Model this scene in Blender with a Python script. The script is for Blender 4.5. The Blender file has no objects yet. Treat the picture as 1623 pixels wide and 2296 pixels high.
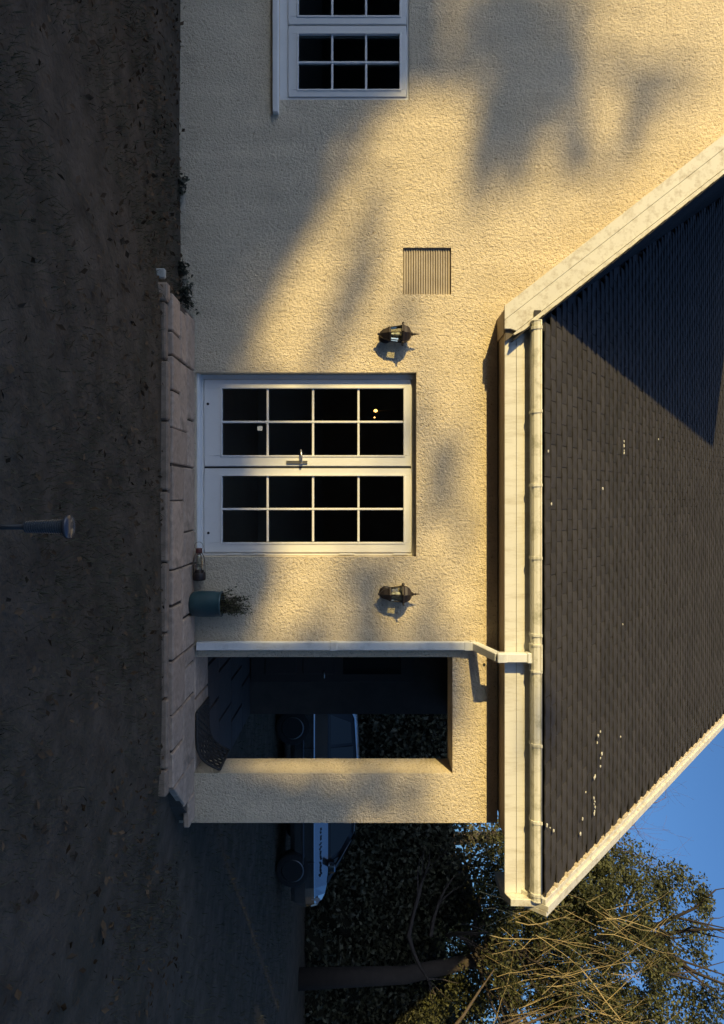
import bpy, bmesh, math, random
import numpy as np
from mathutils import Vector, Matrix, Quaternion

random.seed(7)
RNG = np.random.default_rng(7)
R = math.radians
sc = bpy.context.scene
col = sc.collection

# ------------------------------------------------------------------ camera, sky, sun, exposure
CAM_Z = 1.476            # eye height above the garden
F_PX = 1471.0            # focal length in units of a 1623 x 2296 frame
cam_d = bpy.data.cameras.new('camera')
cam = bpy.data.objects.new('camera', cam_d)
col.objects.link(cam)
cam_d.sensor_fit = 'VERTICAL'
cam_d.sensor_height = 36.0
cam_d.lens = 36.0 * F_PX / 2296.0
cam_d.shift_y = -25.0 / 2296.0
cam_d.clip_start = 0.05
cam_d.clip_end = 2000.0
# the photograph lies on its side: image right = up in the place, image up = left in the place
cam.matrix_world = Matrix(((0, -1, 0, 0), (0, 0, -1, 0), (1, 0, 0, CAM_Z), (0, 0, 0, 1)))
sc.camera = cam

SUN = Vector((-1.15, -1.0, 0.35)).normalized()       # direction towards the sun
world = bpy.data.worlds.new('World')
sc.world = world
world.use_nodes = True
wn = world.node_tree
bg = wn.nodes['Background']
sky = wn.nodes.new('ShaderNodeTexSky')
sky.sky_type = 'NISHITA'
sky.sun_disc = False
sky.sun_elevation = math.asin(SUN.z)
sky.sun_rotation = math.atan2(SUN.x, SUN.y)
sky.air_density = 1.0
sky.dust_density = 4.0
sky.ozone_density = 6.0
wn.links.new(sky.outputs[0], bg.inputs[0])
bg.inputs[1].default_value = 0.14

sun_d = bpy.data.lights.new('sun', 'SUN')
sun_d.energy = 4.3
sun_d.angle = R(0.53)
sun_d.color = (1.0, 0.755, 0.295)
sun = bpy.data.objects.new('sun', sun_d)
col.objects.link(sun)
sun.rotation_euler = (-SUN).to_track_quat('-Z', 'Y').to_euler()
sun.location = (-20, -20, 20)

sc.view_settings.view_transform = 'Standard'
sc.view_settings.look = 'None'
sc.view_settings.gamma = 1.0
sc.view_settings.exposure = 0.5
sc.view_settings.use_curve_mapping = False

# ------------------------------------------------------------------ helpers
D = 5.35                                  # distance of the front wall

def at(u, v, y):
    """point of the place at depth y (u rightwards, v upwards, measured on the upright print)"""
    return ((u - 1123.0) / F_PX * y, y, CAM_Z + (v - 811.0) / F_PX * y)

def WX(u, y=D): return (u - 1123.0) / F_PX * y
def WZ(v, y=D): return CAM_Z + (v - 811.0) / F_PX * y

class MB:
    def __init__(self):
        self.v = []; self.f = []; self.smooth = []
    def add(self, vs, fs, smooth=False):
        b = len(self.v)
        self.v += [tuple(p) for p in vs]
        self.f += [tuple(i + b for i in f) for f in fs]
        self.smooth += [smooth] * len(fs)
        return self
    def box(self, a, b, m=None):
        x0, y0, z0 = a; x1, y1, z1 = b
        vs = [(x0,y0,z0),(x1,y0,z0),(x1,y1,z0),(x0,y1,z0),(x0,y0,z1),(x1,y0,z1),(x1,y1,z1),(x0,y1,z1)]
        if m is not None: vs = [m @ Vector(p) for p in vs]
        return self.add(vs, [(0,3,2,1),(4,5,6,7),(0,1,5,4),(1,2,6,5),(2,3,7,6),(3,0,4,7)])
    def prism(self, poly, ext):
        """poly: list of 3D points, ext: extrusion vector"""
        n = len(poly); e = Vector(ext)
        vs = [Vector(p) for p in poly] + [Vector(p) + e for p in poly]
        fs = [tuple(range(n))[::-1], tuple(range(n, 2*n))]
        fs += [(i, (i+1) % n, n + (i+1) % n, n + i) for i in range(n)]
        return self.add(vs, fs)
    def tube(self, pts, rad, n=8, caps=True, smooth=True):
        pts = [Vector(p) for p in pts]
        if not hasattr(rad, '__len__'): rad = [rad] * len(pts)
        vs = []; fs = []
        t0 = (pts[1] - pts[0]).normalized()
        up = Vector((0,0,1)) if abs(t0.z) < 0.9 else Vector((1,0,0))
        a = t0.cross(up).normalized()
        for i, p in enumerate(pts):
            if i == 0: t = pts[1] - pts[0]
            elif i == len(pts) - 1: t = pts[-1] - pts[-2]
            else: t = (pts[i+1] - pts[i]).normalized() + (pts[i] - pts[i-1]).normalized()
            if t.length < 1e-9: t = t0
            t = t.normalized()
            a = (a - t * a.dot(t))
            a = a.normalized() if a.length > 1e-6 else t.orthogonal().normalized()
            b = t.cross(a)
            for k in range(n):
                th = 2 * math.pi * k / n
                vs.append(p + (a * math.cos(th) + b * math.sin(th)) * rad[i])
        for i in range(len(pts) - 1):
            for k in range(n):
                k2 = (k + 1) % n
                fs.append((i*n+k, i*n+k2, (i+1)*n+k2, (i+1)*n+k))
        self.add(vs, fs, smooth)
        if caps:
            b0 = len(self.v) - len(vs)
            self.f.append(tuple(b0 + k for k in range(n))[::-1]); self.smooth.append(False)
            self.f.append(tuple(b0 + (len(pts)-1)*n + k for k in range(n))); self.smooth.append(False)
        return self
    def lathe(self, prof, n=24, m=None, smooth=True, phase=0.0):
        vs = []; fs = []
        for r, z in prof:
            for k in range(n):
                th = 2 * math.pi * k / n + phase
                vs.append(Vector((r * math.cos(th), r * math.sin(th), z)))
        for i in range(len(prof) - 1):
            for k in range(n):
                k2 = (k + 1) % n
                fs.append((i*n+k, i*n+k2, (i+1)*n+k2, (i+1)*n+k))
        fs.append(tuple(range(n))[::-1])
        fs.append(tuple((len(prof)-1)*n + k for k in range(n)))
        if m is not None: vs = [m @ p for p in vs]
        return self.add(vs, fs, smooth)
    def build(self, name, mat, parent=None, bevel=0.0, origin=None):
        me = bpy.data.meshes.new(name)
        o0 = Vector(origin) if origin is not None else Vector((0,0,0))
        me.from_pydata([tuple(Vector(p) - o0) for p in self.v], [], self.f)
        me.polygons.foreach_set('use_smooth', self.smooth)
        if mat is not None: me.materials.append(mat)
        me.update()
        o = bpy.data.objects.new(name, me)
        col.objects.link(o)
        if parent is not None:
            o.parent = parent
            pw = world_loc(parent)
            o.location = o0 - pw
        else:
            o.location = o0
        if bevel > 0:
            bm = bmesh.new(); bm.from_mesh(me)
            bmesh.ops.remove_doubles(bm, verts=bm.verts, dist=1e-5)
            bmesh.ops.recalc_face_normals(bm, faces=bm.faces)
            bmesh.ops.bevel(bm, geom=[e for e in bm.edges if len(e.link_faces) == 2 and e.calc_face_angle(0) > 0.5],
                            offset=bevel, segments=1, affect='EDGES')
            bm.to_mesh(me); bm.free()
        return o

def world_loc(o):
    p = Vector(o.location)
    while o.parent is not None:
        o = o.parent; p = p + Vector(o.location)
    return p

def empty(name, loc, label=None, cat=None, group=None):
    o = bpy.data.objects.new(name, None)
    o.empty_display_size = 0.2
    col.objects.link(o); o.location = loc
    tag(o, label, cat, group)
    return o

def tag(o, label=None, cat=None, group=None, kind=None):
    if label: o['label'] = label
    if cat: o['category'] = cat
    if group: o['group'] = group
    if kind: o['kind'] = kind
    return o

def np_mesh(name, V, F, mat, parent=None, smooth=False):
    """fast mesh from numpy arrays, F all of one size"""
    me = bpy.data.meshes.new(name)
    n = F.shape[1]
    me.vertices.add(len(V)); me.vertices.foreach_set('co', np.ascontiguousarray(V, dtype=np.float32).ravel())
    me.loops.add(F.size); me.loops.foreach_set('vertex_index', F.astype(np.int32).ravel())
    me.polygons.add(len(F))
    me.polygons.foreach_set('loop_start', np.arange(0, F.size, n, dtype=np.int32))
    me.polygons.foreach_set('loop_total', np.full(len(F), n, dtype=np.int32))
    me.polygons.foreach_set('use_smooth', np.full(len(F), smooth, dtype=bool))
    me.materials.append(mat)
    me.update(calc_edges=True); me.validate()
    o = bpy.data.objects.new(name, me)
    col.objects.link(o)
    if parent is not None:
        o.parent = parent
        o.location = -world_loc(parent)
    return o

# ------------------------------------------------------------------ materials
def srgb(r, g, b):
    f = lambda c: c/255/12.92 if c/255 <= 0.04045 else ((c/255 + 0.055)/1.055) ** 2.4
    return (f(r), f(g), f(b), 1.0)

def mat(name, base, rough=0.6, spec=0.5, metal=0.0, var=0.0, var_scale=8.0, bump=0.0, bump_scale=60.0, bump_dist=0.01,
        dark=None, dark_scale=3.0, dark_amt=0.0, island=0.0, objrand=0.0, coat=0.0, trans=0.0, stretch=(1,1,1)):
    m = bpy.data.materials.new(name); m.use_nodes = True
    nt = m.node_tree; N = nt.nodes; L = nt.links
    p = N['Principled BSDF']
    p.inputs['Roughness'].default_value = rough
    p.inputs['Metallic'].default_value = metal
    p.inputs['Specular IOR Level'].default_value = spec
    p.inputs['Coat Weight'].default_value = coat
    if len(base) == 3: base = (*base, 1.0)
    tc = N.new('ShaderNodeTexCoord')
    mp = N.new('ShaderNodeMapping'); mp.inputs['Scale'].default_value = stretch
    L.new(tc.outputs['Object'], mp.inputs['Vector'])
    crd = mp.outputs[0]
    cur = None
    rgb = N.new('ShaderNodeRGB'); rgb.outputs[0].default_value = base
    cur = rgb.outputs[0]
    def noise(scale, detail=6.0, rough_=0.6):
        n = N.new('ShaderNodeTexNoise'); n.inputs['Scale'].default_value = scale
        n.inputs['Detail'].default_value = detail; n.inputs['Roughness'].default_value = rough_
        L.new(crd, n.inputs['Vector']); return n.outputs['Fac']
    def value_shift(cur, fac, amt):
        h = N.new('ShaderNodeHueSaturation'); mr = N.new('ShaderNodeMapRange')
        L.new(fac, mr.inputs[0]); mr.inputs[1].default_value = 0.25; mr.inputs[2].default_value = 0.75
        mr.inputs[3].default_value = 1 - amt; mr.inputs[4].default_value = 1 + amt
        L.new(mr.outputs[0], h.inputs['Value']); L.new(cur, h.inputs['Color']); return h.outputs[0]
    if var > 0: cur = value_shift(cur, noise(var_scale), var)
    if dark is not None and dark_amt > 0:
        mx = N.new('ShaderNodeMix'); mx.data_type = 'RGBA'
        mr = N.new('ShaderNodeMapRange'); L.new(noise(dark_scale, 8.0, 0.7), mr.inputs[0])
        mr.inputs[1].default_value = 0.48; mr.inputs[2].default_value = 0.72
        mr.inputs[3].default_value = 0.0; mr.inputs[4].default_value = dark_amt
        L.new(mr.outputs[0], mx.inputs[0]); L.new(cur, mx.inputs[6]); mx.inputs[7].default_value = (*dark[:3], 1)
        cur = mx.outputs[2]
    if island > 0:
        g = N.new('ShaderNodeNewGeometry'); h = N.new('ShaderNodeHueSaturation'); mr = N.new('ShaderNodeMapRange')
        L.new(g.outputs['Random Per Island'], mr.inputs[0]); mr.inputs[3].default_value = 1 - island; mr.inputs[4].default_value = 1 + island
        L.new(mr.outputs[0], h.inputs['Value']); L.new(cur, h.inputs['Color']); cur = h.outputs[0]
    if objrand > 0:
        g = N.new('ShaderNodeObjectInfo'); h = N.new('ShaderNodeHueSaturation'); mr = N.new('ShaderNodeMapRange')
        L.new(g.outputs['Random'], mr.inputs[0]); mr.inputs[3].default_value = 1 - objrand; mr.inputs[4].default_value = 1 + objrand
        L.new(mr.outputs[0], h.inputs['Value']); L.new(cur, h.inputs['Color']); cur = h.outputs[0]
    L.new(cur, p.inputs['Base Color'])
    if bump > 0:
        b = N.new('ShaderNodeBump'); b.inputs['Strength'].default_value = bump; b.inputs['Distance'].default_value = bump_dist
        L.new(noise(bump_scale, 4.0, 0.6), b.inputs['Height']); L.new(b.outputs[0], p.inputs['Normal'])
    if trans > 0:
        t = N.new('ShaderNodeBsdfTranslucent'); mx = N.new('ShaderNodeMixShader'); mx.inputs[0].default_value = trans
        L.new(cur, t.inputs['Color'])
        out = N['Material Output']
        L.new(p.outputs[0], mx.inputs[1]); L.new(t.outputs[0], mx.inputs[2]); L.new(mx.outputs[0], out.inputs['Surface'])
    return m

def roughcast():
    m = bpy.data.materials.new('roughcast_render'); m.use_nodes = True
    nt = m.node_tree; N = nt.nodes; L = nt.links; p = N['Principled BSDF']
    p.inputs['Roughness'].default_value = 0.95; p.inputs['Specular IOR Level'].default_value = 0.1
    tc = N.new('ShaderNodeTexCoord'); crd = tc.outputs['Object']
    def noise(scale, detail=3.0, rough=0.55, dist=0.0):
        n = N.new('ShaderNodeTexNoise'); n.inputs['Scale'].default_value = scale
        n.inputs['Detail'].default_value = detail; n.inputs['Roughness'].default_value = rough; n.inputs['Distortion'].default_value = dist
        L.new(crd, n.inputs['Vector']); return n.outputs['Fac']
    big = noise(0.9, 5.0, 0.6); mid = noise(7.0, 6.0, 0.65); fine = noise(40.0, 4.0, 0.62, 0.15); finer = noise(95.0, 2.0, 0.6)
    cr = N.new('ShaderNodeValToRGB'); L.new(big, cr.inputs[0])
    cr.color_ramp.elements[0].position = 0.3; cr.color_ramp.elements[0].color = (0.655, 0.56, 0.415, 1)
    cr.color_ramp.elements[1].position = 0.7; cr.color_ramp.elements[1].color = (0.735, 0.63, 0.475, 1)
    h = N.new('ShaderNodeHueSaturation'); mr = N.new('ShaderNodeMapRange'); L.new(mid, mr.inputs[0])
    mr.inputs[1].default_value = 0.3; mr.inputs[2].default_value = 0.7; mr.inputs[3].default_value = 0.92; mr.inputs[4].default_value = 1.06
    L.new(mr.outputs[0], h.inputs['Value']); L.new(cr.outputs[0], h.inputs['Color'])
    # pits coloured darker, standing in for the pebbles' shade
    mx = N.new('ShaderNodeMix'); mx.data_type = 'RGBA'; mr2 = N.new('ShaderNodeMapRange'); L.new(fine, mr2.inputs[0])
    mr2.inputs[1].default_value = 0.43; mr2.inputs[2].default_value = 0.28; mr2.inputs[3].default_value = 0.0; mr2.inputs[4].default_value = 0.75
    L.new(mr2.outputs[0], mx.inputs[0]); L.new(h.outputs[0], mx.inputs[6]); mx.inputs[7].default_value = (0.30, 0.22, 0.14, 1)
    vo = N.new('ShaderNodeTexVoronoi'); vo.inputs['Scale'].default_value = 46.0; L.new(crd, vo.inputs['Vector'])  # finer pits, shade painted in likewise
    vr = N.new('ShaderNodeMapRange'); L.new(vo.outputs['Distance'], vr.inputs[0])
    vr.inputs[1].default_value = 0.10; vr.inputs[2].default_value = 0.26; vr.inputs[3].default_value = 0.45; vr.inputs[4].default_value = 0.0
    mv = N.new('ShaderNodeMix'); mv.data_type = 'RGBA'; L.new(vr.outputs[0], mv.inputs[0]); L.new(mx.outputs[2], mv.inputs[6]); mv.inputs[7].default_value = (0.30, 0.22, 0.14, 1)
    # splashed soil along the foot, running streaks above
    sx_ = N.new('ShaderNodeSeparateXYZ'); L.new(crd, sx_.inputs[0])
    zr = N.new('ShaderNodeMapRange'); L.new(sx_.outputs['Z'], zr.inputs[0]); zr.inputs[1].default_value = 0.42; zr.inputs[2].default_value = 0.05; zr.inputs[3].default_value = 0.0; zr.inputs[4].default_value = 1.0
    mu = N.new('ShaderNodeMath'); mu.operation = 'MULTIPLY'; L.new(zr.outputs[0], mu.inputs[0])
    mr3 = N.new('ShaderNodeMapRange'); L.new(mid, mr3.inputs[0]); mr3.inputs[1].default_value = 0.35; mr3.inputs[2].default_value = 0.70; mr3.inputs[3].default_value = 0.0; mr3.inputs[4].default_value = 0.55
    L.new(mr3.outputs[0], mu.inputs[1])
    md = N.new('ShaderNodeMix'); md.data_type = 'RGBA'; L.new(mu.outputs[0], md.inputs[0]); L.new(mv.outputs[2], md.inputs[6]); md.inputs[7].default_value = (0.27, 0.22, 0.16, 1)
    mp_ = N.new('ShaderNodeMapping'); mp_.inputs['Scale'].default_value = (5.0, 5.0, 0.35); L.new(crd, mp_.inputs['Vector'])
    ns = N.new('ShaderNodeTexNoise'); ns.inputs['Scale'].default_value = 1.6; ns.inputs['Detail'].default_value = 5.0; L.new(mp_.outputs[0], ns.inputs['Vector'])
    mr4 = N.new('ShaderNodeMapRange'); L.new(ns.outputs['Fac'], mr4.inputs[0]); mr4.inputs[1].default_value = 0.30; mr4.inputs[2].default_value = 0.75; mr4.inputs[3].default_value = 1.05; mr4.inputs[4].default_value = 0.90
    hs = N.new('ShaderNodeHueSaturation'); L.new(mr4.outputs[0], hs.inputs['Value']); L.new(md.outputs[2], hs.inputs['Color'])
    L.new(hs.outputs[0], p.inputs['Base Color'])
    ad = N.new('ShaderNodeMath'); ad.operation = 'MULTIPLY_ADD'; L.new(finer, ad.inputs[0]); ad.inputs[1].default_value = 0.4; L.new(fine, ad.inputs[2])
    sb = N.new('ShaderNodeMath'); sb.operation = 'MULTIPLY_ADD'; L.new(vr.outputs[0], sb.inputs[0]); sb.inputs[1].default_value = -0.7; L.new(ad.outputs[0], sb.inputs[2]); ad = sb
    b = N.new('ShaderNodeBump'); b.inputs['Strength'].default_value = 0.9; b.inputs['Distance'].default_value = 0.020
    L.new(ad.outputs[0], b.inputs['Height']); L.new(b.outputs[0], p.inputs['Normal'])
    return m

def glass_mat(name, tint=(0.9,0.95,0.95), rough=0.02):
    m = bpy.data.materials.new(name); m.use_nodes = True
    nt = m.node_tree; N = nt.nodes; L = nt.links
    N.remove(N['Principled BSDF'])
    tr = N.new('ShaderNodeBsdfTransparent'); tr.inputs[0].default_value = (*tint, 1)
    gl = N.new('ShaderNodeBsdfGlossy'); gl.inputs['Roughness'].default_value = rough
    fr = N.new('ShaderNodeFresnel'); fr.inputs['IOR'].default_value = 1.55
    mx = N.new('ShaderNodeMixShader')
    L.new(fr.outputs[0], mx.inputs[0]); L.new(tr.outputs[0], mx.inputs[1]); L.new(gl.outputs[0], mx.inputs[2])
    L.new(mx.outputs[0], N['Material Output'].inputs['Surface'])
    return m

def emit_mat(name, color, strength):
    m = bpy.data.materials.new(name); m.use_nodes = True
    p = m.node_tree.nodes['Principled BSDF']
    p.inputs['Base Color'].default_value = (*color, 1)
    p.inputs['Emission Color'].default_value = (*color, 1); p.inputs['Emission Strength'].default_value = strength
    return m

M = {}
M['wall'] = roughcast()
M['upvc'] = mat('white_window_plastic', (0.72, 0.72, 0.71), rough=0.35, var=0.03, var_scale=5, dark=(0.45,0.42,0.36), dark_scale=9, dark_amt=0.10)
M['paint'] = mat('weathered_white_paint', (0.62, 0.60, 0.54), rough=0.5, var=0.04, var_scale=6, dark=(0.30,0.24,0.16), dark_scale=16, dark_amt=0.75, bump=0.15, bump_scale=40, bump_dist=0.004)
M['fascia'] = mat('white_fascia_plastic', (0.70, 0.69, 0.65), rough=0.4, var=0.05, var_scale=2, dark=(0.36,0.31,0.22), dark_scale=5, dark_amt=0.55, stretch=(3,3,0.6))
M['gutter'] = mat('aged_white_gutter', (0.72, 0.70, 0.62), rough=0.4, var=0.05, var_scale=7, dark=(0.26,0.25,0.16), dark_scale=11, dark_amt=0.75)
M['pipe'] = mat('white_downpipe_plastic', (0.74, 0.75, 0.74), rough=0.4, var=0.03, var_scale=5, dark=(0.33,0.32,0.27), dark_scale=7, dark_amt=0.45)
M['groove'] = mat('dark_groove', (0.12, 0.10, 0.08), rough=0.9)
M['gasket'] = mat('black_gasket', (0.02, 0.02, 0.02), rough=0.7)
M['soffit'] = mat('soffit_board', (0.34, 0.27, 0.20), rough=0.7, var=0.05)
M['tile'] = mat('dark_roof_tile', (0.042, 0.039, 0.042), rough=0.85, spec=0.25, var=0.22, var_scale=22, island=0.16, objrand=0.16, bump=0.35, bump_scale=90, bump_dist=0.004,
                dark=(0.025,0.028,0.018), dark_scale=9, dark_amt=0.4)
M['mortar'] = mat('verge_mortar', (0.55, 0.47, 0.36), rough=0.95, var=0.15, var_scale=25, bump=0.5, bump_scale=60, bump_dist=0.01)
M['fleck'] = mat('pale_fleck', (0.62, 0.60, 0.52), rough=0.9, var=0.2, var_scale=50)
M['vent'] = mat('terracotta_vent', (0.42, 0.36, 0.28), rough=0.9, var=0.14, var_scale=24, dark=(0.22,0.18,0.14), dark_scale=12, dark_amt=0.5, bump=0.3, bump_scale=80, bump_dist=0.004)
M['vent_dark'] = mat('vent_slot', (0.06, 0.05, 0.04), rough=0.95)
M['slab'] = mat('concrete_slab', (0.44, 0.335, 0.255), rough=0.92, var=0.24, var_scale=10, objrand=0.14, dark=(0.13,0.105,0.075), dark_scale=7, dark_amt=0.75, bump=0.5, bump_scale=55, bump_dist=0.006)
M['shaded_slab'] = mat('slab_darkened_for_shade', (0.060, 0.048, 0.042), rough=0.8, var=0.2, var_scale=9, objrand=0.15)  # slab colour darkened to stand in for shade deeper in the porch
M['bed'] = mat('patio_bed', (0.07, 0.055, 0.042), rough=1.0, var=0.2, var_scale=20, bump=0.5, bump_scale=40, bump_dist=0.01)
M['edging'] = mat('edging_stone', (0.30, 0.225, 0.165), rough=0.95, var=0.25, var_scale=14, objrand=0.2, dark=(0.09,0.07,0.05), dark_scale=8, dark_amt=0.6, bump=0.5, bump_scale=50, bump_dist=0.008)
M['ground'] = mat('dark_garden_soil', (0.095, 0.078, 0.060), rough=1.0, spec=0.1, var=0.4, var_scale=5, dark=(0.045,0.047,0.032), dark_scale=1.3, dark_amt=0.7, bump=0.8, bump_scale=28, bump_dist=0.03)
M['grass'] = mat('rough_grass', (0.092, 0.088, 0.058), rough=0.8, spec=0.15, island=0.45, trans=0.25)
M['litter'] = mat('leaf_litter', (0.085, 0.058, 0.036), rough=0.9, spec=0.1, island=0.6)
M['iron'] = mat('black_lantern_metal', (0.030, 0.022, 0.020), rough=0.5, metal=0.2, var=0.2, var_scale=30, bump=0.2, bump_scale=80, bump_dist=0.002)
M['glass'] = glass_mat('window_glass')
M['lantern_glass'] = glass_mat('lantern_glass', (0.82, 0.84, 0.78), 0.08)
M['room'] = mat('room_plaster', (0.60, 0.54, 0.47), rough=0.9, var=0.1, var_scale=2)
M['room_floor'] = mat('room_floor', (0.10, 0.07, 0.05), rough=0.7)
M['chrome'] = mat('handle_metal', (0.55, 0.54, 0.52), rough=0.3, metal=0.9)
M['sticker'] = mat('white_sticker', (0.80, 0.80, 0.72), rough=0.6)
M['teal'] = mat('teal_glazed_pot', (0.018, 0.058, 0.070), rough=0.42, var=0.25, var_scale=9, coat=0.15, dark=(0.015,0.04,0.05), dark_scale=6, dark_amt=0.5)
M['soil'] = mat('pot_soil', (0.035, 0.025, 0.018), rough=1.0, bump=0.6, bump_scale=60)
M['plant'] = mat('heather_leaf', (0.060, 0.062, 0.024), rough=0.7, island=0.5, trans=0.25)
M['rubber'] = mat('black_rubber', (0.022, 0.022, 0.023), rough=0.75, var=0.2, var_scale=20)
M['porch_shade'] = mat('porch_darkened_for_shade', (0.075, 0.06, 0.05), rough=0.8, var=0.25, var_scale=5)  # porch walls and ceiling coloured dark to stand in for shade
M['door'] = mat('dark_door', (0.045, 0.035, 0.03), rough=0.5, var=0.1)
M['bark'] = mat('bark', (0.10, 0.075, 0.055), rough=0.95, var=0.3, var_scale=8, bump=0.6, bump_scale=25, bump_dist=0.02)
M['dark_bark'] = mat('dark_bark', (0.045, 0.035, 0.03), rough=0.95, var=0.2, var_scale=8)
M['twig'] = mat('yellow_twig', (0.27, 0.205, 0.095), rough=0.8, var=0.2, var_scale=3, island=0.35)
M['red_twig'] = mat('reddish_twig', (0.11, 0.06, 0.05), rough=0.85, island=0.3)
M['ever'] = mat('evergreen_leaf', (0.066, 0.070, 0.026), rough=0.6, island=0.7, trans=0.3)
M['darkleaf'] = mat('hedge_leaf', (0.066, 0.068, 0.042), rough=0.55, island=0.5, trans=0.2)
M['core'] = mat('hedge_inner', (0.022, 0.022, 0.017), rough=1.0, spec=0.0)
M['car'] = mat('car_paint', (0.34, 0.38, 0.42), rough=0.14, metal=0.95, coat=0.5)
M['car_black'] = mat('darkened_car_cabin', (0.014, 0.014, 0.016), rough=0.3)  # cabin sides coloured black so they carry no sky reflection
M['car_dark'] = mat('car_trim', (0.015, 0.015, 0.016), rough=0.5)
M['car_glass'] = mat('car_glass', (0.012, 0.014, 0.016), rough=0.06, spec=0.5)
M['tyre'] = mat('tyre', (0.018, 0.018, 0.018), rough=0.9)
M['rim'] = mat('wheel_rim', (0.12, 0.12, 0.125), rough=0.35, metal=0.8)
M['lamp_lens'] = mat('car_lamp', (0.45, 0.45, 0.46), rough=0.12)
M['red_lens'] = mat('car_tail_lamp', (0.20, 0.015, 0.012), rough=0.15)
M['solar'] = mat('solar_cap', (0.10, 0.10, 0.115), rough=0.18, metal=0.4)
M['solar_lens'] = mat('ribbed_plastic', (0.07, 0.08, 0.09), rough=0.12, spec=0.8)
M['white_plastic'] = mat('white_scrap', (0.40, 0.39, 0.35), rough=0.9, var=0.2, var_scale=30)
M['bulb'] = emit_mat('lit_bulb', (1.0, 0.46, 0.10), 5.0)
M['wire'] = mat('rusty_wire', (0.075, 0.045, 0.035), rough=0.7, metal=0.3)
M['redcap'] = mat('dark_red_cap', (0.10, 0.028, 0.022), rough=0.5)

# ------------------------------------------------------------------ ground
PZ = 0.116                                # patio top
g = MB()
n = 100
gx = np.concatenate([[-400, -120, -50, -20], np.linspace(-9, 9, n), [20, 50, 120, 400]])
gy = np.concatenate([[-400, -120, -40, -12], np.linspace(-4, 14, n), [25, 60, 150, 500]])
V = []; F = []
for j, y in enumerate(gy):
    for i, x in enumerate(gx):
        near = math.exp(-((x/7)**2 + ((y-3)/6)**2))
        z = 0.018 * near * (math.sin(x*2.3+y) + math.sin(y*3.1 - x*1.3)) - 0.012
        heap = 0.062 * math.exp(-((y-4.75)/0.55)**2) / (1 + math.exp(min(40, (abs(x-0.4)-2.0)*9))) if y < 5.2 else 0.0
        V.append((x, y, min(z, -0.002) + heap))
W_ = len(gx)
for j in range(len(gy)-1):
    for i in range(W_-1):
        F.append((j*W_+i, j*W_+i+1, (j+1)*W_+i+1, (j+1)*W_+i))
ground = np_mesh('ground', np.array(V), np.array(F), M['ground'], smooth=True)
tag(ground, kind='structure', label='dark shaded rough garden ground in front of the house')

# grass and leaf litter over the near ground
def blades(n, xr, yr, h, w, mask=None):
    x = RNG.uniform(*xr, n); y = RNG.uniform(*yr, n)
    if mask is not None:
        k = mask(x, y); x = x[k]; y = y[k]
    n = len(x)
    th = RNG.uniform(0, 2*np.pi, n); hh = RNG.uniform(0.35, 1.0, n) * h; ww = RNG.uniform(0.6, 1.2, n) * w
    ln = RNG.uniform(0.1, 1.0, n) * hh; la = RNG.uniform(0, 2*np.pi, n)
    dx = np.cos(th)*ww/2; dy = np.sin(th)*ww/2
    hp = 0.062*np.exp(-((y-4.75)/0.55)**2)/(1+np.exp((np.abs(x-0.4)-2.0)*9))*(y<5.2)
    z0 = hp - 0.02
    a = np.stack([x-dx, y-dy, z0], 1); b = np.stack([x+dx, y+dy, z0], 1)
    c = np.stack([x+dx*.3+np.cos(la)*ln, y+dy*.3+np.sin(la)*ln, hp+hh-0.02], 1); d = np.stack([x-dx*.3+np.cos(la)*ln, y-dy*.3+np.sin(la)*ln, hp+hh-0.02], 1)
    V = np.stack([a,b,c,d], 1).reshape(-1,3); F = np.arange(4*n).reshape(n,4)
    return V, F
onpatio = lambda x, y: ~((x > -1.55) & (x < 2.75) & (y > 4.62))
clump = lambda x, y: (np.sin(x*1.7+1.3)*np.sin(y*2.1+.4) + 0.6*np.sin(x*4.3-y*3.7) + RNG.normal(0,.5,len(x)) > -0.15) & onpatio(x, y) & (y < 5.33)
V, F = blades(70000, (-5.5, 5.5), (0.6, 5.3), 0.060, 0.006, clump)
tag(np_mesh('grass', V, F, M['grass']), 'short dark rough grass on the shaded garden ground', 'grass', kind='stuff')
V, F = blades(9000, (2.6, 9), (5.4, 14), 0.07, 0.010)
tag(np_mesh('grass', V, F, M['grass']), 'dark grass on the ground beside the parked car', 'grass', kind='stuff')
def leaf_quads(P, size, up=0.0, aspect=0.6):
    """random little leaf faces at points P"""
    n = len(P)
    nrm = RNG.normal(size=(n,3)); nrm[:,2] += up; nrm /= np.linalg.norm(nrm, axis=1, keepdims=True)
    t = RNG.normal(size=(n,3)); t -= nrm * (t*nrm).sum(1, keepdims=True); t /= np.linalg.norm(t, axis=1, keepdims=True)
    b = np.cross(nrm, t)
    s = (RNG.uniform(0.6, 1.3, n) * size)[:,None]
    a = aspect
    V = np.stack([P - t*s*.5, P + b*s*.5*a + nrm*s*.08, P + t*s*.5, P - b*s*.5*a + nrm*s*.08], 1).reshape(-1,3)
    F = np.arange(4*n).reshape(n,4)
    return V, F
n = 2600
P = np.stack([RNG.uniform(-5,5,n), 5.25 - np.abs(RNG.normal(0,1.5,n)), RNG.uniform(0.004,0.035,n)], 1)
P = P[onpatio(P[:,0], P[:,1]) & (P[:,1] > 0.8)]
n = 240
Q = np.stack([RNG.normal(-2.6,0.9,n), RNG.uniform(4.1,5.3,n), RNG.uniform(0.01,0.05,n)], 1)
Q = Q[onpatio(Q[:,0], Q[:,1])]
P = np.concatenate([P,Q]); P[:,2] += 0.062*np.exp(-((P[:,1]-4.75)/0.55)**2)/(1+np.exp((np.abs(P[:,0]-0.4)-2.0)*9))
V, F = leaf_quads(P, 0.045, up=2.0)
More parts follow.
